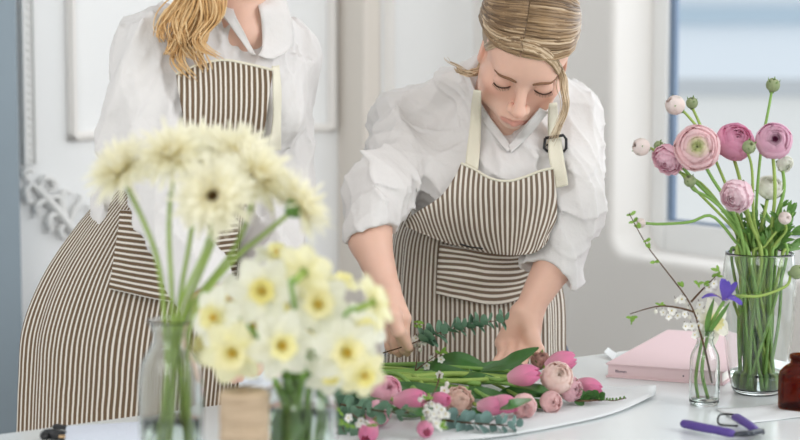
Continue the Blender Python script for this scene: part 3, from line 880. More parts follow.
sweep([(520, 36), (508, 36), (496, 38), (484, 44)], [(523, 51), (510, 48), (497, 47), (486, 51)], 24, 62, UH).build('hair_strands', M['hair'], cap1)
# shirt
def cuffcut(B, a, b, back=.085): 
    d = unit(np.array(b) - np.array(a)); B.ell(np.array(a) + d * back, (back,) * 3, None, .004, True)
S1 = Body()
cR, cL = P(370, 228, 2.925), P(556, 266, 2.99)
S1.cap(shR, P(398, 158, 3.06), .050, .052, .02); S1.cap(P(398, 158, 3.06), elR, .052, .048, .015); S1.cap(elR, cR, .048, .040, .012); S1.cap(P(372, 210, 2.93), cR, .040, .0435, .004)
S1.ell(P(398, 112, 3.11), (.030, .04, .030), None, .015)
S1.cap(shL, elL, .050, .049, .02); S1.cap(elL, cL, .048, .043, .012); S1.cap(P(565, 248, 2.995), cL, .043, .045, .004)
S1.cap(P(464, 80, 3.06), P(418, 106, 3.11), .026, .032, .02); S1.cap(P(550, 92, 3.08), P(572, 106, 3.11), .034, .036, .02)
cuffcut(S1, cR, wrR); cuffcut(S1, cL, wrL)
torso(S1, .008)
S1.cap(P(497, 128, 3.09), P(503, 92, 3.05), .070, .060, .03)
vap = trace(S1, [510], [149], 0)[0][0]
S1.cap(vap + np.array([0, -.004, 0]), P(506, 116, vap[1] + .005), .003, .030, .004, True)
S1.cap(P(506, 116, vap[1] + .005), P(503, 80, 3.00), .030, .062, .006, True)
S1.disp = calm(folds(5, .027, 18), (cR, cL, P(545, 100, 3.06)))
shirt1 = sdf_part('shirt', S1, M['shirt'], w1, .0030)
# collar band of the v neck
class Union:
    def __init__(s, *b): s.b = b
    def ev(s, X, disp=True): return np.minimum.reduce([q.ev(X, disp=disp) for q in s.b])
U1 = Union(S1, B1)
def band(rows, name, m, parent, body, off, nv=24, nu=7, sm=6, th=.0022, yoff=0, uvmode=None):
    G = drape(rows, nv, nu, body, off, sm, yoff=yoff)
    mb = MB().grid(G, uvs=sheet_uv(G)); o = mb.build(name, m, parent); solidify(o, th); return o
band([[(460, 66), (464, 68), (468, 72)], [(471, 96), (475, 98), (479, 100)], [(484, 122), (488, 121), (492, 120)], [(499, 142), (502, 140), (505, 137)], [(508, 152), (510, 150), (512, 147)]], 'collar_band', M['shirt'], shirt1, U1, .005)
band([[(548, 112), (544, 110), (540, 108)], [(536, 127), (532, 124), (529, 121)], [(524, 141), (521, 138), (518, 134)], [(511, 153), (510, 150), (508, 146)]], 'collar_band', M['shirt'], shirt1, U1, .006)
# apron: skirt round the hips, bib draped on the shirt
rows = [(206, 406, 552, 3.165, .104), (232, 395, 553, 3.18, .122), (262, 391, 556, 3.20, .122), (300, 388, 562, 3.21, .130), (345, 387, 563, 3.22, .135), (420, 383, 567, 3.23, .145), (560, 374, 575, 3.24, .155)]
G1 = skirt(rows, 132, 44, .0030, 4, 15)
ap1 = MB().grid(G1, uvs=skirt_uv(G1)).build('apron', M['ap1'], w1); solidify(ap1, .002)
HB = Body(); torso(HB, .012); 
bib = [[(461, 163), (474, 169), (490, 178), (507, 181), (524, 177), (540, 171), (553, 168)],
       [(455, 176), (471, 184), (489, 191), (507, 193), (525, 190), (541, 186), (555, 182)],
       [(441, 196), (463, 204), (486, 209), (507, 211), (527, 209), (544, 206), (557, 202)],
       [(420, 210), (452, 222), (482, 230), (507, 234), (529, 232), (546, 226), (556, 219)],
       [(408, 219), (446, 236), (480, 246), (507, 250), (530, 249), (543, 242), (550, 232)],
       [(404, 226), (444, 242), (480, 251), (507, 255), (530, 254), (543, 247), (549, 238)]]
Gb = drape(bib, 40, 60, S1, .012, 80, bulge=lambda v, u: .016 * np.clip((v - .45) / .4, 0, 1) * np.clip(np.sin(np.pi * u), 0, 1) ** .5 + .0025 * np.sin(u * 40 + 2 * v) * np.clip(v * 1.3 - .3, 0, 1))
bb = MB().grid(Gb, uvs=[(a * 1.12, b) for a, b in sheet_uv(Gb, 'arc')]).build('bib', M['ap1'], ap1); solidify(bb, .002)
mb = MB().tube([Gb[0][j] + np.array([0, -.001, 0]) for j in range(60)], .0022, 6); mb.build('bib_hem', M['strap'], ap1)
# pocket laid on the skirt front
def on_skirt(px, py, rows, off):
    R_ = np.array(rows, float); y = R_[:, 0]; f = lambda k: np.interp(py, y, R_[:, k])
    xl, xr, Yc, hd = f(1), f(2), f(3), f(4)
    fx = min(.98, abs((px - (xl + xr) / 2) / ((xr - xl) / 2))) ** (1 / .85)
    return P(px, py, Yc - hd * (1 - fx * fx) ** .4 - off)
pk = [[(440, 244), (465, 248), (490, 252), (515, 253), (532, 249)], [(438, 262), (464, 264), (490, 268), (516, 268), (536, 262)], [(437, 279), (463, 283), (492, 287), (518, 285), (537, 278)], [(436, 294), (462, 300), (492, 305), (518, 300), (537, 291)]]
gp = interp_rows(pk, 26, 30)
Gp = [[on_skirt(q[0], q[1], rows, .015 + .004 * math.sin(i * .5 + j * .12) * math.sin(PI * j / 29)) for j, q in enumerate(r_)] for i, r_ in enumerate(gp)]
po = MB().grid(Gp, uvs=sheet_uv(Gp)).build('pocket', M['ap1h'], ap1); solidify(po, .002)
# straps and buckle
band([[(474, 90), (477, 90), (481, 91)], [(472, 102), (476, 103), (481, 104)], [(470, 125), (475, 126), (481, 127)], [(467, 148), (473, 149), (480, 150)], [(465, 166), (471, 168), (478, 170)]], 'strap', M['strap'], ap1, U1, .012, 26, 6)
st = band([[(549, 104), (553, 103), (557, 103)], [(548, 118), (553, 117), (558, 117)], [(548, 138), (554, 138), (561, 138)], [(549, 158), (556, 159), (564, 159)], [(553, 176), (560, 176), (567, 175)], [(555, 188), (561, 187), (568, 185)]], 'strap', M['strap'], ap1, U1, .011, 28, 7)
bk = trace(U1, [555], [143], .015)[0][0]; s_ = bk[1] / F_PX
mb = MB(); fr = [(-10, -5), (8, -8), (11, -4), (11, 5), (9, 8), (-8, 8), (-11, 5)]
mb.tube([bk + np.array([x * s_, -.004, -z * s_]) for x, z in fr + fr[:1]], .0030, 8, flat=.8)
mb.tube([bk + np.array([x * s_, -.005, -z * s_]) for x, z in [(-10, 2), (-4, 1), (-3, 5)]], .0018, 6)
mb.build('buckle', M['buckle'], ap1)
mb = MB(); q0 = trace(HB, [478], [249], .03)[0][0]
mb.tube(spline([P(460, 244, Gb[34][20][1] - .006), P(470, 247, Gb[34][24][1] - .008), P(482, 248.5, Gb[34][30][1] - .008)], 8), .0022, 6, flat=.6); mb.build('waist_tie', M['buckle'], ap1)
# lower body under the apron
def legs(parent, pel, gx, toe):
    pel = np.array(pel); g = unit(gx)
    for s in (-1, 1):
        hip = pel + g * s * .085 - np.array([0, 0, .06]); knee = np.array([hip[0], hip[1] - .01, .47]); ank = np.array([hip[0], hip[1] + .01, .075])
        B = Body(); B.cap(hip, knee, .078, .055, .02); B.cap(knee, ank, .056, .046, .02)
        sdf_part('trouser_leg', B, M['trousers'], parent, .008)
        B = Body(); t = unit(toe); B.cap(ank + np.array([0, 0, -.035]) - t * .03, ank + t * .14 + np.array([0, 0, -.045]), .040, .030, .02); B.cap(ank, ank + np.array([0, 0, -.03]), .042, .045, .02)
        V, Fc = B.surface(.006); V[:, 2] = np.maximum(V[:, 2], 0.0)
        link_mesh('shoe', np_mesh('shoe', V, Fc), M['shoe'], parent)
legs(w1, pelvis, (1, .1, 0), (.1, -1, 0))

# ---------------------------------------------------------------- florist at the left, head above the picture
lat2 = unit((.87, .49, 0)); fwd2 = unit((.49, -.87, 0))
pel2, wa2 = P(132, 330, 2.88), P(185, 205, 2.88); che2 = P(216, 100, 2.87); nk2 = P(236, 20, 2.87)
hc2 = P(242, -98, 2.82); HR2 = head_rot(math.radians(24), math.radians(30), math.radians(-6))
shR2, elR2, wrR2 = P(155, 48, 2.80), P(147, 162, 2.73), P(213, 312, 2.60)
shL2, elL2, wrL2 = P(284, 54, 2.99), P(284, 190, 2.95), P(262, 305, 2.74)
def torso2(B, g=0.0):
    B.cap(pel2, wa2, .090 + g, .080 + g, .03, axis=lat2, st=1.36)
    B.cap(wa2, che2, .082 + g, .088 + g, .03, axis=lat2, st=1.34)
    B.cap(che2, P(226, 48, 2.89), .086 + g, .062 + g, .03, axis=lat2, st=1.45)
    B.cap(shR2, shL2, .042 + g, .042 + g, .03)
    for o in (-.062, .058): B.ell(P(222, 112, 2.87) + lat2 * o + fwd2 * .058, (.042 + g,) * 3, None, .03)
B2 = Body(); torso2(B2, -.020)
B2.cap(P(228, 45, 2.89), hc2 + HR2 @ np.array([0, .03, -.045]), .060, .052, .05)
B2.cap(P(236, 30, 2.85), hc2 + HR2 @ np.array([0, .01, -.065]), .048, .044, .03)
B2.cap(shR2, elR2, .032, .031, .02); B2.cap(elR2, wrR2, .031, .024, .02)
B2.cap(shL2, elL2, .032, .031, .02); B2.cap(elL2, wrL2, .031, .024, .02)
add_head(B2, hc2, HR2)
k2 = P(226, 342, 2.54); a2 = unit(k2 - wrR2)
hand(B2, wrR2, k2, [(P(240, 355, 2.50), P(246, 372, 2.49)), (P(233, 362, 2.505), P(240, 378, 2.495)), (P(226, 365, 2.51), P(234, 380, 2.50)), (P(219, 362, 2.515), P(228, 376, 2.505))],
     (P(236, 338, 2.51), P(246, 350, 2.495), P(250, 364, 2.49)), (.95, -.25, .15))
k3 = P(255, 332, 2.68)
hand(B2, wrL2, k3, [(P(246, 350, 2.64), P(246, 370, 2.62)), (P(253, 354, 2.64), P(252, 373, 2.62)), (P(260, 354, 2.645), P(258, 372, 2.625)), (P(267, 350, 2.65), P(265, 366, 2.63))],
     (P(244, 332, 2.65), P(239, 345, 2.63), P(243, 358, 2.61)), (-.97, .1, 0))
w2 = make_body('person', B2, hc2, HR2, 'woman with long wavy blond hair, head out of view, standing behind the cream flowers', .0028)
face_hair(w2, hc2, HR2, B2); cap2 = add_hair(w2, hc2, HR2, n=70)
mb = MB(); HP = [(150, 108, 62), (214, 170, 112), (244, 216, 168)]
lk = [((225, -60), (198, -20), (184, 20), (176, 52), (160, 48)), ((225, -60), (200, -10), (188, 30), (182, 62), (190, 84)), ((228, -60), (206, -8), (200, 32), (206, 58), (200, 76)),
      ((228, -60), (212, -10), (210, 22), (204, 44), (218, 62)), ((222, -60), (190, -18), (172, 8), (166, 34), (158, 44)), ((226, -60), (205, -20), (190, 14), (190, 46), (194, 66)), ((226, -60), (196, -20), (180, 10), (184, 36), (172, 50))]
for k, q in enumerate(lk):
    dd = 2.725 + .006 * (k % 3)
    lock(mb, [hc2 + HR2 @ np.array([-.066, .035 + .006 * (k % 4), .020]), P(.5 * q[1][0] + 98, q[1][1] - 30, 2.775), P(q[1][0], q[1][1], 2.74)] + [P(x, y, dd) for x, y in q[2:]], 34, .0056, .0019, 50 + k, .009, .62, 3.2)
mb.build('long_wavy_hair', M['hair'], cap2)
S2 = Body()
cR2, cL2 = P(206, 298, 2.62), P(266, 296, 2.76)
S2.cap(shR2, P(149, 110, 2.76), .054, .054, .02); S2.cap(P(149, 110, 2.76), elR2, .052, .047, .015); S2.cap(elR2, cR2, .047, .040, .015)
S2.cap(P(116, 136, 2.745), P(121, 160, 2.735), .018, .020, .02)
S2.cap(shL2, elL2, .050, .046, .02); S2.cap(elL2, cL2, .047, .040, .015)
cuffcut(S2, cR2, wrR2); cuffcut(S2, cL2, wrL2)
torso2(S2, .011)
S2.cap(P(228, 45, 2.89), P(234, 15, 2.87), .072, .060, .03)
vap2 = trace(S2, [255], [50], 0, 1.9, 3.4)[0][0]
S2.cap(vap2 + np.array([0, -.004, 0]), P(247, 22, vap2[1] + .005), .004, .026, .008, True)
S2.cap(P(247, 22, vap2[1] + .005), P(244, -20, 2.82), .026, .070, .01, True)
S2.disp = calm(folds(11, .024, 15), (cR2, cL2, P(310, 50, 2.98)))
shirt2 = sdf_part('shirt', S2, M['shirt'], w2, .0034)
def band2(rows, name, m, parent, off, nv=24, nu=7, sm=6, th=.0025): return band(rows, name, m, parent, S2, off, nv, nu, sm, th)
band2([[(254, -6), (264, -8), (276, -6), (286, -2)], [(260, 12), (270, 12), (282, 16), (292, 24)], [(262, 30), (272, 32), (284, 38), (293, 44)], [(262, 48), (268, 52), (276, 54), (286, 52)], [(258, 55), (264, 58), (270, 59), (276, 58)]], 'collar', M['shirt'], shirt2, .014, 26, 9)
band2([[(212, -10), (220, -8), (230, -6)], [(216, 6), (224, 8), (234, 12)], [(226, 20), (236, 26), (244, 32)], [(242, 42), (247, 46), (252, 48)], [(250, 54), (253, 55), (256, 55)]], 'collar', M['shirt'], shirt2, .012, 26, 9)
rows2 = [(186, 112, 250, 2.87, .115), (225, 78, 247, 2.875, .128), (270, 48, 243, 2.88, .140), (320, 29, 240, 2.885, .150), (370, 25, 236, 2.885, .155), (430, 23, 232, 2.885, .158), (600, 17, 226, 2.885, .165)]
G2 = skirt(rows2, 140, 46, .0034, 9, 11)
ap2 = MB().grid(G2, uvs=skirt_uv(G2)).build('apron', M['ap2'], w2); solidify(ap2, .002)
bib2 = [[(176, 74), (200, 64), (224, 60), (248, 64), (273, 70)], [(178, 90), (202, 84), (225, 82), (248, 86), (270, 90)], [(183, 118), (204, 116), (225, 114), (246, 116), (266, 120)],
        [(185, 150), (203, 152), (222, 152), (242, 152), (260, 150)], [(190, 176), (206, 182), (220, 186), (236, 188), (254, 186)], [(192, 196), (208, 202), (222, 206), (230, 208), (250, 206)]]
Gb2 = drape(bib2, 36, 50, S2, .013, 60)
b2 = MB().grid(Gb2, uvs=sheet_uv(Gb2, 'arc')).build('bib', M['ap2'], ap2); solidify(b2, .002)
MB().tube([Gb2[0][j] + np.array([0, -.001, 0]) for j in range(50)], .002, 6).build('bib_hem', M['strap'], ap2)
for nm, pk in (('pocket', [[(121, 210), (135, 211), (160, 213), (185, 216)], [(117, 238), (133, 240), (158, 243), (186, 246)], [(113, 264), (130, 267), (156, 271), (186, 275)], [(109, 289), (127, 293), (154, 299), (186, 304)]]),
               ('pocket', [[(212, 220), (220, 219), (230, 218), (238, 217)], [(211, 252), (220, 250), (229, 249), (237, 248)], [(210, 280), (219, 278), (228, 277), (236, 276)], [(208, 306), (218, 305), (227, 303), (235, 302)]])):
    gp = interp_rows(pk, 24, 24)
    Gp = [[on_skirt(q[0], q[1], rows2, .016) for q in r_] for r_ in gp]
    solidify(MB().grid(Gp, uvs=sheet_uv(Gp)).build(nm, M['ap2h'], ap2), .002)
band2([[(272, 66), (275, 66), (279, 65)], [(273, 90), (277, 90), (281, 89)], [(273, 118), (277, 118), (281, 118)], [(270, 138), (276, 139), (281, 139)], [(268, 148), (275, 150), (281, 150)]], 'strap', M['strap'], ap2, .014, 24, 6)
legs(w2, pel2, lat2, (.3, -.95, 0))
# ------------------------------------------------------------------ flowers: makers (bloom meshes are local, +z is where the flower looks)
def C3(r, g, b): return np.array(srgb(r, g, b)[:3])
def lerp(a, b, t): return a + (b - a) * t
def rotz(p, a): return np.array([p[0] * math.cos(a) - p[1] * math.sin(a), p[0] * math.sin(a) + p[1] * math.cos(a), p[2]])
def petal_grid(L, W, shape, lift, cup=0.0, nl=7, nw=5, r0=0.0):
    G = []
    for i in range(nl):
        t = i / (nl - 1); x, z = lift(t); w = W / 2 * shape(t)
        G.append([np.array([r0 + L * x, w * s, L * z + cup * w * (abs(s) ** 1.7)]) for s in np.linspace(-1, 1, nw)])
    return G
def mum_mesh(seed, R=.038):
    r = random.Random(seed); mb = MB()
    for lay, (n, sc, el) in enumerate([(46, 1.0, -.05), (44, 1.0, .22), (40, .92, .50), (36, .86, .80), (28, .70, 1.12)]):
        for k in range(n):
            a = 2 * PI * (k + r.uniform(-.35, .35)) / n; L = R * sc * r.uniform(.74, 1.15); e = el + r.uniform(-.24, .24); c = r.uniform(-.1, .45)
            G = petal_grid(L, .0036 * r.uniform(.8, 1.2), lambda t: min(1, .45 + 1.2 * t) * (1 - max(0, t - .8) * 3.2), lambda t: (t * math.cos(e) , t * math.sin(e) - c * .5 * t * t), .5, 6, 3, .004)
            G = [[rotz(p, a) for p in row] for row in G]
            c0, c1 = C3(254, 243, 190), C3(255, 252, 232); v = r.uniform(.93, 1.03)
            mb.grid(G, cols=[tuple(lerp(c0, c1, min(1, i / 2.5)) * v) for i in range(6) for _ in range(3)])
    return mb.mesh('ray_petals')
def disc_mesh(col):
    mb = MB(); r = random.Random(2)
    for k in range(70):
        rad = .0062 * math.sqrt((k + .5) / 70); a = k * 2.39996
        mb.sphere((rad * math.cos(a), rad * math.sin(a), .004 - rad * rad * 40), .0011, 6, cols=tuple(col * r.uniform(.8, 1.2)))
    return mb.mesh('flower_disc')
def calyx_mesh(R, h):
    mb = MB(); mb.lathe([(.0026, -h), (R * .55, -h * .82), (R * .95, -h * .35), (R, 0), (R * .8, h * .06), (0, h * .05)], n=18)
    for k in range(14):
        a = 2 * PI * k / 14
        G = petal_grid(R * .9, R * .5, lambda t: math.sin(PI * (.25 + .74 * t)), lambda t: (t * .35, t * .9), .2, 5, 3, R * .75)
        mb.grid([[rotz(p + np.array([0, 0, -h * .7]), a) for p in row] for row in G])
    return mb.mesh('calyx')
def daff_petal_mesh(L=.033, W=.025, seed=0, col=(248, 247, 232)):
    r = random.Random(seed); b1, b2 = r.uniform(-.06, .10), r.uniform(.0, .16)
    G = petal_grid(L, W, lambda t: max(.02, math.sin(PI * min(1, .12 + .86 * t)) ** .75), lambda t: (t, .10 * t + b1 * math.sin(t * PI) - b2 * t * t), .22, 9, 7, .003)
    for i, row in enumerate(G):
        for j, p in enumerate(row): p[2] += .0009 * math.sin(j * 2.1 + i * .7 + seed)
    c0, c1 = C3(250, 246, 204), C3(*col)
    return MB().grid(G, cols=[tuple(lerp(c0, c1, min(1, i / 3))) for i in range(9) for _ in range(7)]).mesh('petal')
def corona_mesh(L=.014, R=.0125, col=(246, 226, 120), seed=0):
    G = []; n = 36; cols = []
    for i in range(9):
        t = i / 8; rr = .0052 + (R - .0052) * (t ** 1.6)
        row = []
        for k in range(n):
            a = 2 * PI * k / n; f = 1 + .10 * t ** 3 * math.sin(a * 11 + seed) + .05 * t * t * math.sin(a * 5 + 2 * seed)
            row.append((rr * f * math.cos(a), rr * f * math.sin(a), L * t + .0012 * t ** 4 * math.sin(a * 11)))
            cols.append(tuple(lerp(C3(250, 244, 182), C3(*col), min(1, t * 1.3))))
        G.append(row)
    mb = MB().grid(G, closed_u=True, cols=cols)
    mb.lathe([(0, .0012), (.0056, .0010)], n=24, cols=tuple(C3(250, 238, 150)))
    for k in range(6):
        a = k * PI / 3; mb.tube([(.0015 * math.cos(a), .0015 * math.sin(a), 0), (.002 * math.cos(a), .002 * math.sin(a), L * .62)], [.0008, .0011], 5, cols=tuple(C3(236, 200, 60)))
    return mb.mesh('corona')
def rose_mesh(name, R, layers, palette, seed=0, op=1.0, np_=5, zs=.85, frill=.0, close=12, per=None):
    """layered cup flower: inner layers closed, outer ones open"""
    r = random.Random(seed); mb = MB()
    for i in range(layers):
        q = i / max(1, layers - 1); rho = R * (.20 + .80 * q ** .9); al = math.radians(close + (62 * op - close) * q ** 1.2)
        n = np_ if i > 1 else 3
        for k in range(n):
            a0 = 2 * PI * k / n + i * 1.1 + r.uniform(-.2, .2); half = math.radians(54 if n == 5 else 74) * r.uniform(.92, 1.1); v = r.uniform(.94, 1.05); G = []; cols = []
            aa = al * r.uniform(.85, 1.12); jz = r.uniform(-.03, .03) * R
            for m in range(9):
                t = m / 8; ph = math.radians(14) + (PI - aa - math.radians(14)) * t
                w = half * max(.05, math.sin(PI * (.16 + .70 * t))) ** .55
                row = []
                for s in np.linspace(-1, 1, 7):
                    rr = rho * (1 + .045 * (t > .8) * (t - .8) * 5 * (q > .1) + frill * t ** 3 * math.sin(s * 7 + k * 2 + i) + .03 * abs(s))
                    drop = -.10 * rho * s * s * t * t
                    th = a0 + s * w; row.append((rr * math.sin(ph) * math.cos(th), rr * math.sin(ph) * math.sin(th), -rho * zs * math.cos(ph) + drop + jz + R * .25 * (1 - q)))
                    cols.append(tuple(np.clip(palette(q, t) * v, 0, 1)))
                G.append(row)
            mb.grid(G, cols=cols)
    return mb.mesh(name)
def sepal_mesh(R, n=5, back=.3):
    mb = MB(); mb.sphere((0, 0, -R * .78), R * .30, 10, sc=(1, 1, .7))
    for k in range(n):
        G = petal_grid(R * 1.15, R * .62, lambda t: math.sin(PI * (.2 + .78 * t)), lambda t: (t * .72 * (1 + back), -.72 + t * (.62 - back) + .5 * t * t * (1 - back * 2)), .25, 6, 4, .0)
        mb.grid([[rotz(p, 2 * PI * k / n) for p in row] for row in G])
    return mb.mesh('sepals')
def tulip_petal_mesh(L, R, layer, col0, col1, seed=0):
    G = []; cols = []
    for m in range(10):
        t = m / 9; rad = R * (.28 + 1.05 * math.sin(PI * min(1, .06 + .70 * t)) ** .9 - .42 * t ** 3) * (1 if layer else .93)
        w = math.radians(66) * max(.06, math.sin(PI * min(1, .2 + .76 * t))) ** .6; row = []
        for s in np.linspace(-1, 1, 7):
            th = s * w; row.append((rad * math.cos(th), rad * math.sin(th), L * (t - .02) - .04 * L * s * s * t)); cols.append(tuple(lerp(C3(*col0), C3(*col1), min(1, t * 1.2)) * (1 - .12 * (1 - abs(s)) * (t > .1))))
        G.append(row)
    return MB().grid(G, cols=cols).mesh('petal')
def lance(mb, pts, W, nw=5, fold=.25, n=16, up=(0, 0, 1)):
    """long leaf along a path"""
    pts = spline(pts, n); G = []
    for i, p in enumerate(pts):
        t = i / (n - 1); d = unit(pts[min(n - 1, i + 1)] - pts[max(0, i - 1)]); sd = np.cross(d, np.array(up, float)); sd = unit(sd); nn = np.cross(sd, d)
        w = W / 2 * max(.03, math.sin(PI * min(1, .10 + .88 * t)) ** .8)
        G.append([p + sd * w * s + nn * fold * w * abs(s) for s in np.linspace(-1, 1, nw)])
    mb.grid(G)
def leaf_disc(mb, p, d, nrm, R, el=1.0, n=10):
    d = unit(d); nrm = unit(np.array(nrm) - d * np.dot(nrm, d)); s = np.cross(nrm, d)
    V = [p]; F = []
    for k in range(n):
        a = 2 * PI * k / n; q = (1 - math.cos(a)) * R * el; V.append(np.array(p) + d * q + s * math.sin(a) * R + nrm * (.18 * R * (math.sin(a) ** 2)))
    c = np.array(p) + d * R * el; V[0] = c - nrm * R * .08
    for k in range(n): F.append((0, 1 + k, 1 + (k + 1) % n))
    mb.add(V, F)
def seg_dir(pts, i):
    return unit(np.array(pts[min(len(pts) - 1, i + 1)]) - np.array(pts[max(0, i - 1)]))
def eucalyptus(label, ctrl, n, R, leafmat, seed, group, taper=.45, start=.0, stemr=.0016):
    pts = spline(ctrl, 40); base = np.array(pts[0]); r = random.Random(seed)
    o = thing('eucalyptus_sprig', label, 'eucalyptus sprig', tuple(base), group)
    MB().tube([p - base for p in pts], [stemr * (1 - .5 * i / 39) for i in range(40)], 6).build('stem', M['twig'], o)
    mb = MB()
    for k in range(n):
        t = start + (1 - start) * (k + .3) / n; i = min(39, int(t * 39)); d = seg_dir(pts, i); rr = R * (1 - taper * max(0, t - .3)) * r.uniform(.85, 1.15)
        a = k * 1.9 + r.uniform(-.4, .4); s1 = unit(np.cross(d, (0, 0, 1))); s2 = np.cross(s1, d)
        for sg in (1, -1):
            out = (s1 * math.cos(a) + s2 * math.sin(a)) * sg; dd = unit(out * 1.0 + d * r.uniform(.2, .7) + np.array([0, 0, r.uniform(-.1, .25)]))
            leaf_disc(mb, pts[i] - base + out * stemr, dd, d + np.array([0, -.5, .5]), rr, .95)
    mb.build('leaves', leafmat, o)
    return o
def blossom(mb, p, d, R, col=(250, 249, 244)):
    q = quat_to(d); 
    for k in range(5):
        G = petal_grid(R, R * .95, lambda t: max(.1, math.sin(PI * (.12 + .80 * t))) ** .7, lambda t: (t, .35 * t * t), .3, 4, 3, R * .08)
        mb.grid([[np.array(p) + np.array(q @ Vector(rotz(v, k * 2 * PI / 5))) for v in row] for row in G], cols=tuple(C3(*col)))
    mb.sphere(np.array(p) + np.array(q @ Vector((0, 0, R * .15))), R * .2, 6, cols=tuple(C3(222, 206, 110)))
def blossom_branch(name, label, paths, blooms, leaves, Y, group=None, br=.0045, cat='blossom branch', tw=.0016, leafm='leafy', budr=None):
    """paths in picture px at depth Y (each point may carry its own depth)"""
    pp = (lambda q: T(q[0], q[1], TZ + Y)) if Y < 1 else (lambda q: P(q[0], q[1], Y + (q[2] if len(q) > 2 else 0)))
    base = pp(paths[0][0]); o = thing(name, label, cat, tuple(base), group); mb = MB(); r = random.Random(len(paths) + len(blooms))
    for path in paths:
        pts = spline([pp(q) for q in path], 24); mb.tube([p - base for p in pts], [tw * (1.1 - .7 * i / 23) for i in range(24)], 6)
    bm, lm = MB(), MB()
    for b in blooms:
        p = pp(b) + np.array([0, r.uniform(-.006, .006), 0]); mb.tube([p - base, p - base + np.array([r.uniform(-.003, .003), .003, .007])], .0005, 4)
        if r.random() < .3: bm.sphere(p - base, br * .55, 8, cols=tuple(C3(246, 244, 236)), sc=(1, 1, 1.15))
        else: blossom(bm, p - base, (r.uniform(-.6, .6), -1, r.uniform(-.6, .3)), br * r.uniform(.8, 1.15))
    for l in leaves:
        p = pp(l) - base
        for k in range(3):
            d = np.array([r.uniform(-1, 1), r.uniform(-.6, .6), r.uniform(-.2, 1)]); L = br * r.uniform(1.0, 1.7)
            lance(lm, [p, p + unit(d) * L * .6, p + unit(d) * L * 1.2 + np.array([0, 0, -.1 * L])], L * .55, 3, .2, 6, up=(.2, -1, .3))
    mb.build('twig', M['twig'], o)
    if blooms: bm.build('blossoms', M['petal'], o)
    if leaves: lm.build('leaves', M[leafm], o)
    return o
def flower(name, label, cat, group, c, face, parts, stem_pts, sr, sm, spin=0.0, leaf=None):
    """thing at the stem's foot; bloom parts = [(part name, mesh, material, offset angle)] placed at c looking along face"""
    foot = np.array(stem_pts[-1] if stem_pts else c); o = thing(name, label, cat, tuple(foot), group)
    q = quat_to(face, spin); lc = np.array(c) - foot
    for pn, me, m, ang in parts:
        link_mesh(pn, me, m, o, lc, q @ Quaternion((0, 0, 1), ang))
    if stem_pts:
        pts = spline([np.array(p) - foot for p in stem_pts], 30)
        MB().tube(pts, sr if hasattr(sr, '__len__') else [sr] * 30, 8).build('stem', sm, o)
    if leaf is not None: leaf.build('leaf', M['leaf'], o, off=foot)
    return o

# ------------------------------------------------------------------ carafe with cream flowers
YF = 2.10; sF = YF / F_PX
def zat(py, X, Y): return z_at(py, (X, Y))
def glass_body(o, name, prof, m, th=.0022):
    """closed shell: outside, lip, inside, thick bottom"""
    inner = [(max(.0005, r - th), z) for r, z in prof]; inner[0] = (inner[0][0], prof[0][1] + .006)
    full = [(0, prof[0][1])] + prof + inner[::-1] + [(0, prof[0][1] + .006)]
    return MB().lathe(full, n=56).build(name, m, o)
def dense(prof, n=26):
    a = spline([(r, z, 0) for r, z in prof], n); return [(float(p[0]), float(p[1])) for p in a]
Xc = (168 - 400) * sF; cz = lambda y: zat(y, Xc, YF) - TZ
car = thing('glass_carafe', 'clear glass carafe with flared neck holding the cream spider flowers', 'vase', (Xc, YF, TZ))
prof = [(29 * sF, 0), (32 * sF, .006)] + dense([(32.5 * sF, .02), (33 * sF, cz(400)), (32.5 * sF, cz(378)), (29 * sF, cz(361)), (21 * sF, cz(347)), (17.5 * sF, cz(337)), (19 * sF, cz(329)), (24 * sF, cz(320))])
glass_body(car, 'glass', prof, M['glassh'])
zl = cz(419); MB().lathe([(0, .007), (29 * sF, .008), (30.2 * sF, zl), (0, zl)], n=48).build('water', M['waterr'], car)
mums = [  # bloom px, depth, facing, stem way points, label, disc colour, scale
    ((122, 171), 2.09, (-.50, -.48, .72), [(127, 186), (143, 220), (158, 262), (165, 322)], 'leftmost cream spider flower, tipped away from the others on a bent stem', 1.0),
    ((172, 156), 2.07, (-.15, -.58, .80), [(173, 172), (169, 230), (172, 322)], 'highest cream spider flower, opening upward on a straight stem', 1.02),
    ((201, 152), 2.15, (.12, -.62, .78), [(201, 168), (190, 240), (178, 322)], 'cream spider flower half hidden behind the highest one', .92),
    ((235, 158), 2.13, (.15, -.74, .62), [(232, 172), (214, 240), (182, 322)], 'cream spider flower in front of the dark striped bib', 1.0),
    ((213, 196), 2.03, (.02, -.98, .10), [(214, 214), (205, 250), (176, 322)], 'cream spider flower showing its dark centre to the viewer', 1.0),
    ((258, 178), 2.09, (.50, -.50, .66), [(254, 194), (236, 246), (184, 322)], 'cream spider flower between the centre one and the rightmost one', 1.05),
    ((298, 206), 2.07, (.80, .18, .55), [(286, 216), (262, 236), (230, 264), (190, 324)], 'rightmost cream spider flower, seen from behind with its green calyx', 1.0)]
mum_m = [mum_mesh(1), mum_mesh(5), mum_mesh(9)]; calm = calyx_mesh(.0118, .016); disc_g = disc_mesh(C3(214, 206, 110)); disc_d = disc_mesh(C3(96, 72, 44))
rr = random.Random(4)
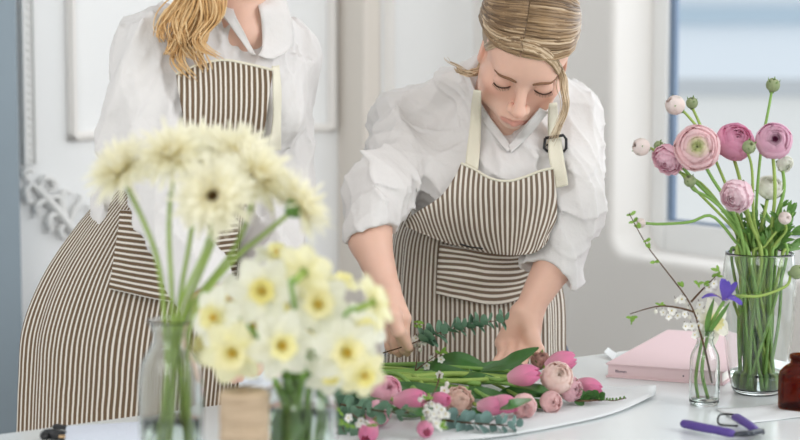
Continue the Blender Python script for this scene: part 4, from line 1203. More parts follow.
for i, (b, Y, fc, st, lab, sc) in enumerate(mums):
    c = P(b[0], b[1], Y); fc = unit(fc); foot = np.array([Xc + rr.uniform(-.017, .017), YF + rr.uniform(-.017, .017), TZ + .010])
    neck = P(st[-1][0], st[-1][1], YF + rr.uniform(-.006, .006)); way = [P(x, y, lerp(Y, YF, (k + 1) / len(st))) for k, (x, y) in enumerate(st[:-1])]
    f = flower('spider_chrysanthemum', lab, 'flower', 'cream spider flowers in the carafe', c, fc,
           [('ray_petals', mum_m[i % 3], M['petal'], i), ('flower_disc', disc_d if i == 4 else disc_g, M['petal'], 0), ('calyx', calm, M['leaf'], 0)],
           [c - fc * .012] + way + [neck, (neck + foot) / 2 + np.array([.004 * (-1) ** i, 0, 0]), foot], .0027, M['stem'])
    for ch_ in f.children:
        if ch_.name.startswith(('ray', 'flower')): ch_.scale = (sc * 1.1,) * 3

# ------------------------------------------------------------------ jar with daffodils
YJ = 2.13; sJ = YJ / F_PX; Xj = (296 - 400) * sJ; jz = lambda y: zat(y, Xj, YJ) - TZ
jar = thing('glass_jar', 'clear glass jar with rounded shoulders full of daffodils', 'vase', (Xj, YJ, TZ))
prof = [(35 * sJ, 0), (39 * sJ, .006)] + dense([(39.5 * sJ, .02), (40 * sJ, jz(415)), (38.5 * sJ, jz(400)), (33 * sJ, jz(390)), (25 * sJ, jz(384)), (23.5 * sJ, jz(381)), (25 * sJ, jz(378)), (24 * sJ, jz(376))])
glass_body(jar, 'glass', prof, M['glassh'], .0026)
MB().lathe([(0, .008), (36 * sJ, .009), (37 * sJ, jz(408)), (0, jz(408))], n=48).build('water', M['waterr'], jar)
dp = [daff_petal_mesh(seed=k) for k in range(4)]; dy = [daff_petal_mesh(seed=k + 7, col=(253, 249, 212), L=.031) for k in range(3)]
cor = [corona_mesh(seed=1, col=(252, 246, 190)), corona_mesh(.012, .0115, (250, 240, 160), 2), corona_mesh(.015, .0150, (252, 246, 204), 3)]
def recept():
    mb = MB(); mb.lathe([(.0024, -.024), (.0040, -.020), (.0042, -.012), (.0030, -.006), (.0056, .0005), (0, .001)], n=12); return mb.mesh('receptacle')
rec = recept()
daffs = [  # px, depth, facing, petals, corona index, scale, label
    ((262, 291), 2.02, (.05, -.98, .12), dp, 1, 1.02, 'white daffodil with a small yellow cup facing the viewer at the upper middle'),
    ((304, 272), 2.02, (.35, .80, .30), dy, 0, .95, 'yellow daffodil turned away so its green throat shows, above the jar'),
    ((217, 318), 2.03, (-.55, -.70, .15), dp, 0, .95, 'pale daffodil turned to the left at the outer left of the bunch'),
    ((233, 352), 2.00, (-.10, -.97, -.12), dy, 2, 1.0, 'daffodil with a broad cream cup just above the twine spool'),
    ((281, 345), 2.00, (.30, -.93, -.02), dp, 0, 1.0, 'white daffodil low over the jar mouth, cup turned slightly right'),
    ((318, 305), 2.03, (.10, -.95, .25), dp, 2, .98, 'daffodil with a wide cream cup in the middle right of the bunch'),
    ((342, 284), 2.12, (.25, -.15, .95), dy, 0, .72, 'small upright pale daffodil beside the white chair back'),
    ((374, 302), 2.02, (.78, .40, .28), dy, 1, .92, 'yellow daffodil turned right at the outer right edge of the bunch'),
    ((346, 352), 2.01, (.22, -.95, .05), dp, 2, 1.05, 'large white daffodil low at the right of the bunch'),
    ((363, 374), 2.00, (.45, -.80, -.35), dy, 1, .78, 'frilly yellow daffodil hanging lowest, over the eucalyptus'),
    ((276, 256), 2.16, (.10, -.45, .85), dp, 0, .75, 'topmost daffodil, small and cream, rising above the others'),
    ((205, 345), 2.12, (-.75, -.45, .15), dy, 0, .70, 'yellow daffodil tucked behind the outer left ones by the carafe'),
    ((362, 330), 2.14, (.55, -.65, .35), dp, 0, .88, 'white daffodil behind the outer right yellow one'),
    ((253, 326), 2.11, (-.20, -.90, .20), dp, 0, .90, 'white daffodil behind the two that hang over the spool'),
    ((308, 333), 2.10, (.0, -.90, .25), dp, 0, .92, 'white daffodil deep in the middle of the bunch over the jar neck'),
    ((232, 300), 2.15, (-.40, -.80, .40), dp, 0, .85, 'white daffodil behind the upper left of the bunch, by the dark apron'),
    ((330, 372), 2.06, (.15, -.85, -.35), dp, 1, .80, 'white daffodil drooping beside the jar shoulder'),
    ((292, 305), 2.16, (.1, -.90, .35), dy, 0, .85, 'pale yellow daffodil behind the upright ones, below the turned-away bloom')]
rr = random.Random(8)
for i, (b, Y, fc, pm, ci, sc, lab) in enumerate(daffs):
    c = P(b[0], b[1], Y); fc = unit(fc); foot = np.array([Xj + rr.uniform(-.022, .022), YJ + rr.uniform(-.02, .02), TZ + .012])
    neck = np.array([Xj + rr.uniform(-.016, .016), YJ + rr.uniform(-.014, .014), TZ + jz(380)])
    parts = [('petal', pm[k % len(pm)], M['petal'], k * PI / 3 + (.0 if k % 2 else .06)) for k in range(6)] + [('corona', cor[ci], M['petal'], 0), ('receptacle', rec, M['stem'], 0)]
    bk_ = c - fc * .024 * sc; up_ = np.array([0, 0, .010 if fc[1] < .3 else .004])
    f = flower('daffodil', lab, 'daffodil', 'daffodils in the glass jar', c, fc, parts, [bk_, bk_ - fc * .010 + up_ * .5, lerp(bk_ - fc * .014, neck, .4) + np.array([0, .006, .0]), neck, foot], .0026, M['stemd'], spin=i * .37)
    for ch_ in f.children:
        if not ch_.name.startswith('stem'): ch_.scale = (sc * 1.1,) * 3
for i in range(5):
    a = i * 1.3; ft = np.array([Xj + .02 * math.cos(a), YJ + .02 * math.sin(a), TZ + .012]); tp = P(262 + 16 * i, 352 - 10 * (i % 2), 2.10 + .02 * (i % 3))
    o = thing('daffodil_leaf', 'strap-like green daffodil leaf standing in the jar among the stems', 'leaf', tuple(ft), 'daffodil leaves in the jar')
    mb = MB(); lance(mb, [ft, lerp(ft, tp, .5) + np.array([.006 * math.cos(a), 0, 0]), tp], .011, 5, .25, 14, up=(0, 1, .1)); mb.build('blade', M['stemd'], o, off=ft)

# ------------------------------------------------------------------ twine spool and wire
YS = 2.02; sS = YS / F_PX; Xs = (242 - 400) * sS; hs = zat(389, Xs, YS) - TZ
sp = thing('twine_spool', 'spool of natural jute twine in front of the daffodil jar', 'twine', (Xs, YS, TZ))
prof = [(.008, .004), (.0255, .004)]
for k in range(60): 
    z = .006 + (hs - .012) * k / 59; prof += [(.0272 + .0004 * math.sin(k * .8), z), (.0266, z + (hs - .012) / 118)]
prof += [(.0245, hs - .001), (.008, hs - .002), (.008, .004)]
MB().lathe(prof, n=48).build('wound_twine', M['twine'], sp)
MB().lathe([(.0062, 0), (.0078, 0), (.0078, hs - .004), (.0062, hs - .004), (.0062, 0)], n=24).build('core', M['wood'], sp)
o = thing('floral_wire', 'thin black wire bent across the top of the twine spool', 'wire', (Xs, YS, TZ + hs))
pts = [P(220, 386, YS - .020), P(221.5, 382, YS - .015), P(223.5, 381.5, YS - .012), P(226, 387, YS - .01), P(240, 386, YS), P(252, 383, YS), P(261, 380, YS)]
q0 = np.array([Xs, YS, TZ + hs]); MB().tube([p - q0 for p in spline(pts, 30)], .0008, 6).build('wire_strand', M['black'], o)

# ------------------------------------------------------------------ tall vase of ranunculus
vb = T(757, 392.5); XV, YV = vb[0], vb[1]; sV = YV / F_PX; vz = lambda y: zat(y, XV, YV) - TZ
vase = thing('glass_vase', 'tall clear glass vase packed with green ranunculus stems', 'vase', (XV, YV, TZ))
prof = [(22 * sV, 0), (25 * sV, .005)] + dense([(26.5 * sV, .012), (30 * sV, vz(370)), (35 * sV, vz(330)), (37 * sV, vz(295)), (36 * sV, vz(268)), (34 * sV, vz(252))])
glass_body(vase, 'glass', prof, M['glassh'], .0025)
MB().lathe([(0, .007), (23 * sV, .008), (28.5 * sV, vz(371)), (0, vz(371))], n=48).build('water', M['waterr'], vase)
pal = lambda a, b, c_=None: (lambda q, t: lerp(lerp(lerp(C3(*a), C3(*b), min(1, q * 1.25)), C3(*(c_ or b)), max(0, t - .55) * 1.6), np.ones(3), .16))
ran = {
 'pale': rose_mesh('petals', .034, 11, lambda q, t: lerp(C3(212, 218, 160), C3(250, 224, 226), min(1, max(0, q - .22) * 2.6)), 1, 1.05),
 'hot': rose_mesh('petals', .030, 9, pal((224, 116, 166), (236, 138, 184), (244, 178, 208)), 2, .9, frill=.03),
 'mauve': rose_mesh('petals', .028, 9, lambda q, t: lerp(C3(110, 40, 76), lerp(C3(220, 148, 186), C3(240, 204, 220), t), min(1, max(0, q - .12) * 2.6)), 3, .95),
 'frill': rose_mesh('petals', .026, 8, pal((238, 176, 200), (248, 198, 216), (252, 218, 230)), 4, 1.25, frill=.07),
 'soft': rose_mesh('petals', .026, 7, pal((246, 204, 216), (250, 216, 226), (252, 232, 238)), 5, 1.15, zs=1.05, frill=.05),
 'white': rose_mesh('petals', .024, 7, pal((228, 232, 200), (244, 244, 232), (248, 248, 242)), 6, 1.1, frill=.03),
 'budw': rose_mesh('petals', .0155, 5, pal((232, 226, 206), (244, 230, 224), (246, 236, 234)), 7, .35, zs=1.0, close=6),
 'budg': rose_mesh('petals', .0105, 4, pal((140, 160, 96), (150, 172, 104), (176, 186, 128)), 8, .3, zs=1.0, close=6)}
sepl = sepal_mesh(.024, 5, .35); sepb = sepal_mesh(.0190, 5, .0); sepg = sepal_mesh(.0140, 5, -.12)
rans = [  # bloom px, depth, facing, kind, scale, waypoints, label
    ((697, 148), 2.78, (-.12, -.97, .20), 'pale', 1.0, [(712, 178), (734, 214)], 'large pale pink ranunculus with a green heart, facing the viewer'),
    ((735, 142), 2.84, (.15, -.72, .62), 'hot', .98, [(740, 180), (748, 220)], 'deep pink ranunculus between the pale pink one and the mauve one'),
    ((774, 141), 2.80, (-.05, -.95, .30), 'mauve', .97, [(775, 190), (772, 225)], 'mauve ranunculus with a dark wine centre, at the upper right of the vase'),
    ((668, 160), 2.80, (-.45, -.65, -.45), 'frill', .92, [(690, 176), (718, 204), (738, 232)], 'frilled pink ranunculus nodding down left of the big pale one'),
    ((737, 196), 2.75, (-.55, -.75, -.18), 'soft', .92, [(746, 206), (752, 226)], 'soft pink ranunculus drooping in front of the stems'),
    ((770, 187), 2.86, (.05, -.60, .75), 'white', .85, [(766, 206), (760, 232)], 'greenish white ranunculus half hidden behind the stems'),
    ((785, 164), 2.87, (.3, -.75, -.3), 'white', .55, [(784, 190), (774, 225)], 'small white ranunculus under the mauve bloom'),
    ((675, 105), 2.82, (-.72, -.35, .55), 'budw', .95, [(688, 116), (706, 140), (728, 190), (744, 232)], 'white ranunculus bud in open green sepals, topmost at the left'),
    ((692, 103), 2.86, (-.1, -.45, .85), 'budg', .85, [(698, 120), (712, 152), (738, 215)], 'round green bud right beside the topmost white bud'),
    ((773, 85), 2.86, (.1, -.35, .92), 'budg', 1.0, [(768, 112), (761, 150), (756, 215)], 'green bud standing highest of all, alone on its long stem'),
    ((641, 147), 2.80, (-.85, -.40, .25), 'budw', .85, [(654, 150), (676, 170), (704, 186), (732, 224)], 'pinkish white bud at the far left of the vase, over the window reveal'),
    ((659, 146), 2.85, (.3, -.6, .6), 'budg', .75, [(668, 158), (696, 190), (736, 232)], 'green bud behind the frilled pink bloom'),
    ((690, 181), 2.79, (-.3, -.5, .75), 'budg', .85, [(694, 190), (712, 200), (738, 226)], 'green bud below the big pale pink ranunculus'),
    ((749, 147), 2.77, (.2, -.75, .5), 'budg', .95, [(752, 170), (754, 220)], 'green bud in front of the deep pink bloom'),
    ((785, 218), 2.79, (.3, -.85, .2), 'budw', .62, [(786, 230), (774, 246)], 'small white bud low at the right, by the vase rim'),
    ((641, 223), 2.80, (-.9, -.35, .1), 'budw', .45, [(662, 224), (690, 222), (712, 216), (734, 240)], 'tiny white bud on a long stem stretching left in front of the window sill'),
    ((797, 272), 2.76, (.9, -.35, .25), 'budg', 1.0, [(786, 286), (760, 296), (738, 296)], 'green bud at the right frame edge on a stem curving across the vase')]
rr = random.Random(12)
def foot_mouth(px=None):
    a = rr.uniform(0, 2 * PI); q = rr.uniform(.2, 1) ** .5; ft = np.array([XV + .028 * q * math.cos(a), YV + .028 * q * math.sin(a), TZ + .009])
    mx = (px - 757) * sV * .8 if px is not None else rr.uniform(-.04, .04)
    mo = np.array([XV + max(-.042, min(.042, mx)) + rr.uniform(-.006, .006), YV + rr.uniform(-.026, .026), TZ + vz(255)]); return ft, mo
for i, (b, Y, fc, kd, sc, wy, lab) in enumerate(rans):
    c = P(b[0], b[1], Y); fc = unit(fc); ft, mo = foot_mouth(wy[-1][0]); bud = kd.startswith('bud')
    parts = [('petals', ran[kd], M['petal'], i * .7), ('sepals', sepg if kd == 'budg' else sepb if bud else sepl, M['sepal'], i * .4)]
    if kd == 'mauve':
        mb = MB(); mb.sphere((0, 0, .002), .0045, 10); parts.append(('dark_heart', None, None, 0)) if False else None
    back = c - fc * (.009 if kd == 'budg' else .013 if bud else .020) * sc
    if i == 16: pts = [back] + [P(x, y, 2.765) for x, y in wy] + [P(734, 300, 2.80), P(741, 330, 2.84), ft]
    else: pts = [back] + [P(x, y, lerp(Y, YV, .5 + .4 * k / len(wy))) for k, (x, y) in enumerate(wy)] + [mo, lerp(mo, ft, .5) + np.array([rr.uniform(-.006, .006), 0, 0]), ft]
    n_ = 30; f = flower('ranunculus', lab, 'ranunculus', 'ranunculus in the tall vase', c, fc, parts, pts, [(.0021 if bud else .0026) * (1 + .25 * k / n_) for k in range(n_)], M['stem'] if i % 3 else M['stemd'], spin=i)
    for ch_ in f.children:
        if not ch_.name.startswith('stem'): ch_.scale = (sc,) * 3
def feather_leaf(mb, p, d, L):
    d = unit(d)
    for k in range(3):
        s = np.array([rr.uniform(-.5, .5), rr.uniform(-.5, .5), rr.uniform(-.3, .3)]); e = unit(d + s)
        lance(mb, [p, p + e * L * .5, p + e * L + np.array([0, 0, -.15 * L])], L * .22, 3, .2, 7, up=(.3, -1, .2))
for i in range(26):
    ft, mo = foot_mouth(); tp = P(726 + (i * 37 % 76), 200 + (i * 53 % 46), YV + rr.uniform(-.035, .05)); tp = mo + (tp - mo) * rr.uniform(.7, 1.0)
    o = thing('leafy_sprig', 'leafy green ranunculus stem packed among the others in the tall vase', 'stem', tuple(ft), 'leafy stems in the tall vase')
    pts = spline([tp, lerp(tp, mo, .6) + np.array([rr.uniform(-.004, .004), 0, 0]), mo, lerp(mo, ft, .5) + np.array([rr.uniform(-.01, .01), rr.uniform(-.01, .01), 0]), ft], 30)
    MB().tube([p - ft for p in pts], [.0019 + .0010 * k / 29 for k in range(30)], 7).build('stem', M['stemd'] if i % 3 else M['stem'], o)
    mb = MB()
    for k in (1, 4, 7): feather_leaf(mb, pts[k] - ft, unit(pts[max(0, k - 1)] - pts[k + 1]) + np.array([rr.uniform(-.9, .9), rr.uniform(-.6, .4), rr.uniform(-.1, .3)]), rr.uniform(.018, .034))
    mb.build('leaves', M['leaf'], o)

# ------------------------------------------------------------------ small bottle with iris, daffodil and a blossom branch
bb_ = T(704, 404.5); XB, YB = bb_[0], bb_[1]; sB = YB / F_PX; bz = lambda y: zat(y, XB, YB) - TZ
bot = thing('glass_bottle', 'small clear glass bottle with an iris and a blossom branch', 'bottle', (XB, YB, TZ))
prof = [(13 * sB, 0), (15 * sB, .004)] + dense([(15.3 * sB, .010), (15.5 * sB, bz(375)), (14.8 * sB, bz(358)), (12 * sB, bz(350)), (9 * sB, bz(344)), (8.2 * sB, bz(339))], 18) + [(9.2 * sB, bz(338)), (9.4 * sB, bz(336.5)), (8.4 * sB, bz(335)), (9.2 * sB, bz(333.5)), (9.2 * sB, bz(331)), (8.4 * sB, bz(330))]
glass_body(bot, 'glass', prof, M['glassh'], .0018)
MB().lathe([(0, .0065), (13 * sB, .007), (13.4 * sB, bz(398)), (0, bz(398))], n=40).build('water', M['waterr'], bot)
nk = np.array([XB, YB, TZ + bz(332)])
# iris
def iris_petal(L, W, up, seed):
    G = petal_grid(L, W, lambda t: max(.12, .25 + .9 * math.sin(PI * min(1, .05 + .85 * t ** 1.3)) - .2 * t), (lambda t: (t * .35, t * .95)) if up else (lambda t: (t * .95, .35 * math.sin(t * 2.2) - .30 * t * t)), .35 if up else -.2, 8, 7, .002)
    cols = []
    for i in range(8):
        for j in range(7): cols.append(tuple(lerp(C3(140, 118, 204), C3(108, 90, 192), i / 7) if not (not up and i < 4 and j == 3) else C3(220, 200, 90)))
    for i, row in enumerate(G):
        for j, p in enumerate(row): p[2] += .0008 * math.sin(j * 2 + i + seed)
    return MB().grid(G, cols=cols).mesh('petal')
ci = P(724, 300, YB - .02); fall = iris_petal(.032, .021, False, 1); stand = iris_petal(.030, .017, True, 2)
ft = np.array([XB + .006, YB, TZ + .008]); q0 = ft
ir = thing('iris', 'purple iris leaning right out of the small bottle', 'iris', tuple(ft))
for k, a in enumerate((PI * 1.02, -.9, 1.0)): link_mesh('petal', fall, M['petal'], ir, ci - ft, Quaternion((0, 1, 0), .12) @ Quaternion((0, 0, 1), a))
for k, a in enumerate((.3, 2.2, 4.2)): link_mesh('petal', stand, M['petal'], ir, ci - ft, Quaternion((0, 1, 0), .25) @ Quaternion((0, 0, 1), a))
MB().tube([p - ft for p in spline([ci + np.array([0, 0, -.002]), P(718, 311, YB - .015), P(708, 330, YB), nk + np.array([.004, 0, -.004]), P(702, 370, YB), ft], 26)], .0026, 8).build('stem', M['stemd'], ir)
mb = MB(); lance(mb, [P(706, 336, YB - .006) - ft, P(708, 318, YB - .012) - ft, P(714, 298, YB - .016) - ft], .0085, 5, .4, 12, up=(.2, -1, 0)); mb.build('leaf', M['leaf'], ir)
mb = MB(); lance(mb, [P(707, 336, YB - .008) - ft, P(720, 316, YB - .014) - ft, P(730, 302, YB - .016) - ft], .007, 5, .4, 12, up=(.2, -1, 0)); mb.build('leaf', M['leaf'], ir)
cd_ = P(711, 322, YB + .012); fc = unit((.45, -.75, .15)); ft = np.array([XB - .008, YB + .004, TZ + .008])
flower('daffodil', 'pale daffodil in the small bottle, below the purple iris', 'daffodil', None, cd_, fc, [('petal', dp[k % 4], M['petal'], k * PI / 3) for k in range(6)] + [('corona', cor[0], M['petal'], 0), ('receptacle', rec, M['stem'], 0)],
       [cd_ - fc * .022, nk + np.array([-.002, .004, 0]), P(696, 375, YB), ft], .0024, M['stemd'])
blossom_branch('blossom_branch', 'dark budding branch with white blossoms spreading left from the small bottle',
    [[(712, 383), (705, 350), (700, 332), (694, 312), (684, 294), (664, 268), (648, 247), (638, 230), (629, 213)], [(694, 312), (680, 308), (662, 306), (646, 309), (630, 314)], [(691, 302), (700, 292), (708, 284), (716, 276)]],
    [(656, 312), (664, 313), (672, 311), (668, 316), (678, 316), (684, 314), (690, 318), (697, 318), (688, 309), (676, 301), (682, 299), (686, 303), (692, 326), (699, 325), (703, 311), (709, 287), (713, 283), (715, 288), (685, 326), (694, 334), (700, 305)],
    [(631, 215), (634, 222), (640, 228), (646, 241), (649, 248), (655, 262), (683, 287), (698, 284), (704, 285), (712, 277), (718, 271), (717, 276), (632, 318), (631, 322), (660, 305)], YB - .012, br=.0058)

# ------------------------------------------------------------------ amber bottle, book, tag, papers, shears
ab = T(799, 409); XA, YA = ab[0], ab[1]; sA = YA / F_PX; az = lambda y: zat(y, XA, YA) - TZ
amb = thing('amber_bottle', 'brown amber glass bottle at the right edge of the table', 'bottle', (XA, YA, TZ))
prof = [(19 * sA, 0), (21 * sA, .003)] + dense([(21.2 * sA, .008), (21.2 * sA, az(380)), (20 * sA, az(372)), (15 * sA, az(366.5)), (10 * sA, az(363)), (9 * sA, az(360))], 16) + [(9 * sA, az(359)), (10.5 * sA, az(358.5)), (10.5 * sA, az(355)), (9.6 * sA, az(354))]
glass_body(amb, 'glass', prof, M['amber'], .002)
FL, FR = T(608, 377), T(722, 385.5); BLt = T(650, 328.5, TZ + .023)
bx = unit(FR - FL); by = np.array([-bx[1], bx[0], 0]); bw = np.linalg.norm(FR - FL); bd = np.dot(BLt - FL, by); bh = .0225
Rb = Matrix(((bx[0], by[0], 0), (bx[1], by[1], 0), (0, 0, 1))); bk = thing('book', 'thick pink cloth book lying behind the small bottle', 'book', tuple(FL))
bk.rotation_euler = Rb.to_euler()
mb = MB(); mb.box((bw / 2, bd / 2, bh - .0012), (bw / 2 + .003, bd / 2 + .003, .0014)); mb.box((bw / 2, bd / 2, .0014), (bw / 2 + .003, bd / 2 + .003, .0014)); mb.box((bw / 2, .0008, bh / 2), (bw / 2, .0014, bh / 2 - .001))
bevel(mb.build('cover', M['pink'], bk, smooth=False), .0008)
MB().box((bw / 2, bd / 2 + .001, bh / 2), (bw / 2 - .002, bd / 2 - .003, bh / 2 - .003)).build('pages', M['pages'], bk, smooth=False)
fc_ = bpy.data.curves.new('spine_title', 'FONT'); fc_.body = 'Blumen'; fc_.size = .0062; fc_.extrude = .0001; fc_.materials.append(M['ink'])
_tmp = bpy.data.objects.new('lettering', fc_); _me = bpy.data.meshes.new_from_object(_tmp); bpy.data.objects.remove(_tmp); _me.name = 'spine_title'
fo = bpy.data.objects.new('spine_title', _me); COL.objects.link(fo); fo.parent = bk; fo.location = (.012, -.0009, .0085); fo.rotation_euler = (PI / 2, 0, 0)
MB().box((.122, -.0007, .0105), (.0012, .0002, .0012)).build('spine_mark', M['ink'], bk, smooth=False)
tg = T(611, 357, TZ + .004)
o = thing('paper_tag', 'small white paper tag standing behind the corner of the pink book', 'tag', tuple(tg))
pts = [T(604, 352, TZ + .010), T(608, 347.5, TZ + .012), T(617, 354, TZ + .003), T(614, 361, TZ + .001)]
solidify(MB().add([p - tg for p in pts], [(0, 1, 2, 3)]).build('card', M['paper'], o, smooth=False), .0006)
def sheet(name, label, rows, m, nv=14, nu=26, seed=0, cat='paper'):
    """rows of (px, py, lift above the table)"""
    R1 = [spline([np.append(T(x, y, TZ)[:2], h) for x, y, h in r], nu) for r in rows]
    G = [[None] * nu for _ in range(nv)]
    for j in range(nu):
        cl = spline([r[j] for r in R1], nv)
        for i in range(nv): G[i][j] = np.array([cl[i][0], cl[i][1], TZ + .0012 + max(0, cl[i][2]) + .0006 * (1 + math.sin(i * .9 + j * .5 + seed))])
    o = MB().grid(G).build(name, m); solidify(o, .0004); tag(o, label, cat); return o
sheet('wrapping_paper', 'white wrapping paper under the bouquet, its right tip curling up', [[(330, 392, 0), (420, 386, 0), (500, 382, 0), (560, 384, 0), (610, 389, .002), (656, 392.5, .009)], [(330, 415, 0), (420, 412, 0), (500, 408, .001), (560, 408, .002), (612, 404, .003), (656, 396, .007)], [(330, 446, 0), (420, 444, 0), (490, 440, .002), (560, 428, .001), (612, 416, .0015), (655, 399, .005)]], M['paper'])
sheet('paper_sheet', 'plain white sheet under the purple shears', [[(716, 410, 0), (760, 407, 0), (800, 404, 0), (840, 401, 0)], [(728, 417, 0), (770, 414, 0), (810, 411, 0), (845, 409, 0)], [(742, 425.5, 0), (780, 420.5, 0), (815, 417.5, 0), (850, 416, 0)]], M['paper'], seed=2)
sh = thing('pruning_shears', 'pruning shears with purple grips at the bottom right of the table', 'shears', tuple(T(715, 430)))
s0 = np.array(sh.location); tp = lambda x, y, z: T(x, y, TZ + z) - s0
MB().tube(spline([tp(681, 424, .008), tp(686, 424, .009), tp(700, 427, .010), tp(716, 430, .010), tp(730, 433, .009), tp(735, 434.5, .008)], 24), [.004, .0062, .0072, .0076, .0078, .0079, .0080, .0080, .0080, .008, .0080, .0079, .0078, .0076, .0075, .0075, .0076, .0078, .0078, .0076, .007, .0062, .0056, .005], 12, flat=.75).build('grip', M['purple'], sh)
MB().tube(spline([tp(735, 417, .010), tp(738, 418, .012), tp(746, 423, .012), tp(753, 428, .010), tp(758, 432, .008)], 18), [.003, .006, .0070, .0072, .0072, .0072, .0072, .0072, .0072, .0070, .0070, .0070, .0070, .0068, .0064, .006, .005, .0045], 12, flat=.75).build('grip', M['purple'], sh)
MB().tube(spline([tp(731, 434, .008), tp(742, 434, .009), tp(752, 433, .009), tp(761, 431, .008), tp(764, 433, .006)], 14), [.0045, .005, .006, .0066, .007, .007, .0068, .0066, .0066, .0066, .006, .005, .004, .002], 10, flat=.6).build('blade', M['steel'], sh)
mb = MB(); mb.sphere(tp(752, 433, .013), .0042, 10, sc=(1, 1, .5)); mb.build('pivot', M['steel'], sh)
MB().tube(spline([tp(738, 426, .006), tp(722, 425, .006), tp(718, 422, .006), tp(719, 416, .007), tp(724, 414, .007), tp(736, 415, .008), tp(741, 418, .009)], 30), .0015, 6).build('safety_loop', M['black'], sh)
# towel and black tool at the lower left
tw = thing('folded_towel', 'pale bluish folded towel at the lower left table edge', 'towel', tuple(T(112, 440)))
s0 = np.array(tw.location); G = []
for lay, z in ((0, .004), (1, .012)):
    mb = MB(); A = [T(66, 437), T(64, 460), T(152, 452), T(150, 432)]
    A = [p + np.array([0, 0, 0]) for p in A]; V = [p - s0 + np.array([0, 0, z - .004]) for p in A] + [p - s0 + np.array([0, 0, z + .004]) for p in A]
    mb.add(V, [(3, 2, 1, 0), (4, 5, 6, 7), (0, 1, 5, 4), (1, 2, 6, 5), (2, 3, 7, 6), (3, 0, 4, 7)]); b_ = mb.build('fold', M['towel'], tw); bevel(b_, .0035, 3)
bt = thing('hand_tool', 'black-handled tool beside the folded towel', 'tool', tuple(T(58, 436)))
s0 = np.array(bt.location); tp = lambda x, y, z: T(x, y, TZ + z) - s0
MB().tube(spline([tp(44, 438, .007), tp(47, 434, .009), tp(58, 435, .010), tp(68, 437, .009), tp(74, 438, .008)], 14), [.004, .0065, .0075, .008, .008, .008, .008, .0078, .0075, .0075, .007, .007, .006, .005], 10, flat=.8).build('handle', M['black'], bt)
MB().tube(spline([tp(53, 427, .006), tp(57, 426.5, .007), tp(68, 428, .007), tp(78, 430, .005), tp(86, 431, .004)], 14), [.003, .0045, .005, .005, .005, .0048, .0046, .0044, .004, .004, .003, .0025, .002, .0015], 10, flat=.7).build('handle', M['black'], bt)
MB().box(tp(62, 436.5, .0165), (.004, .003, .0012)).build('inlay', M['wood'], bt)

# ------------------------------------------------------------------ the bouquet lying on the paper
hot0, hot1 = (226, 110, 150), (232, 84, 142)
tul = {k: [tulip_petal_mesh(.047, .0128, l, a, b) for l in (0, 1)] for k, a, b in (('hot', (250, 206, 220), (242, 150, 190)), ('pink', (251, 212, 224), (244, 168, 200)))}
ros = {'blush': rose_mesh('petals', .022, 8, pal((246, 226, 200), (250, 224, 212), (252, 234, 228)), 21, .8, zs=1.15, frill=.05),
       'dusty': rose_mesh('petals', .019, 7, pal((226, 168, 178), (236, 184, 194), (242, 204, 212)), 22, .9, frill=.08),
       'salmon': rose_mesh('petals', .020, 7, pal((244, 190, 190), (248, 204, 204), (250, 220, 218)), 23, .8, zs=1.1, frill=.05),
       'tan': rose_mesh('petals', .020, 9, pal((228, 188, 164), (240, 200, 186), (246, 220, 204)), 24, 1.1, frill=.10),
       'rosep': rose_mesh('petals', .023, 7, pal((246, 172, 196), (250, 190, 210), (252, 208, 222)), 25, .7, zs=1.2, frill=.03),
       'dry': rose_mesh('petals', .015, 8, pal((176, 110, 100), (206, 140, 128), (220, 170, 150)), 26, 1.2, frill=.2)}
def bstem(px, py, h, i, end=None):
    a = T(px, py, TZ + h); r_ = random.Random(i * 7 + 1)
    e = T(*(end or (352 + r_.uniform(-8, 18), 372 + r_.uniform(-8, 16))), TZ + .008 + r_.uniform(0, .02)); m = T(*((px * .55 + 420 * .45) if px > 440 else (px - 20), 374 + r_.uniform(-6, 8)), TZ + .016 + r_.uniform(0, .02))
    return [m, lerp(m, e, .6) + np.array([0, 0, .002]), e]
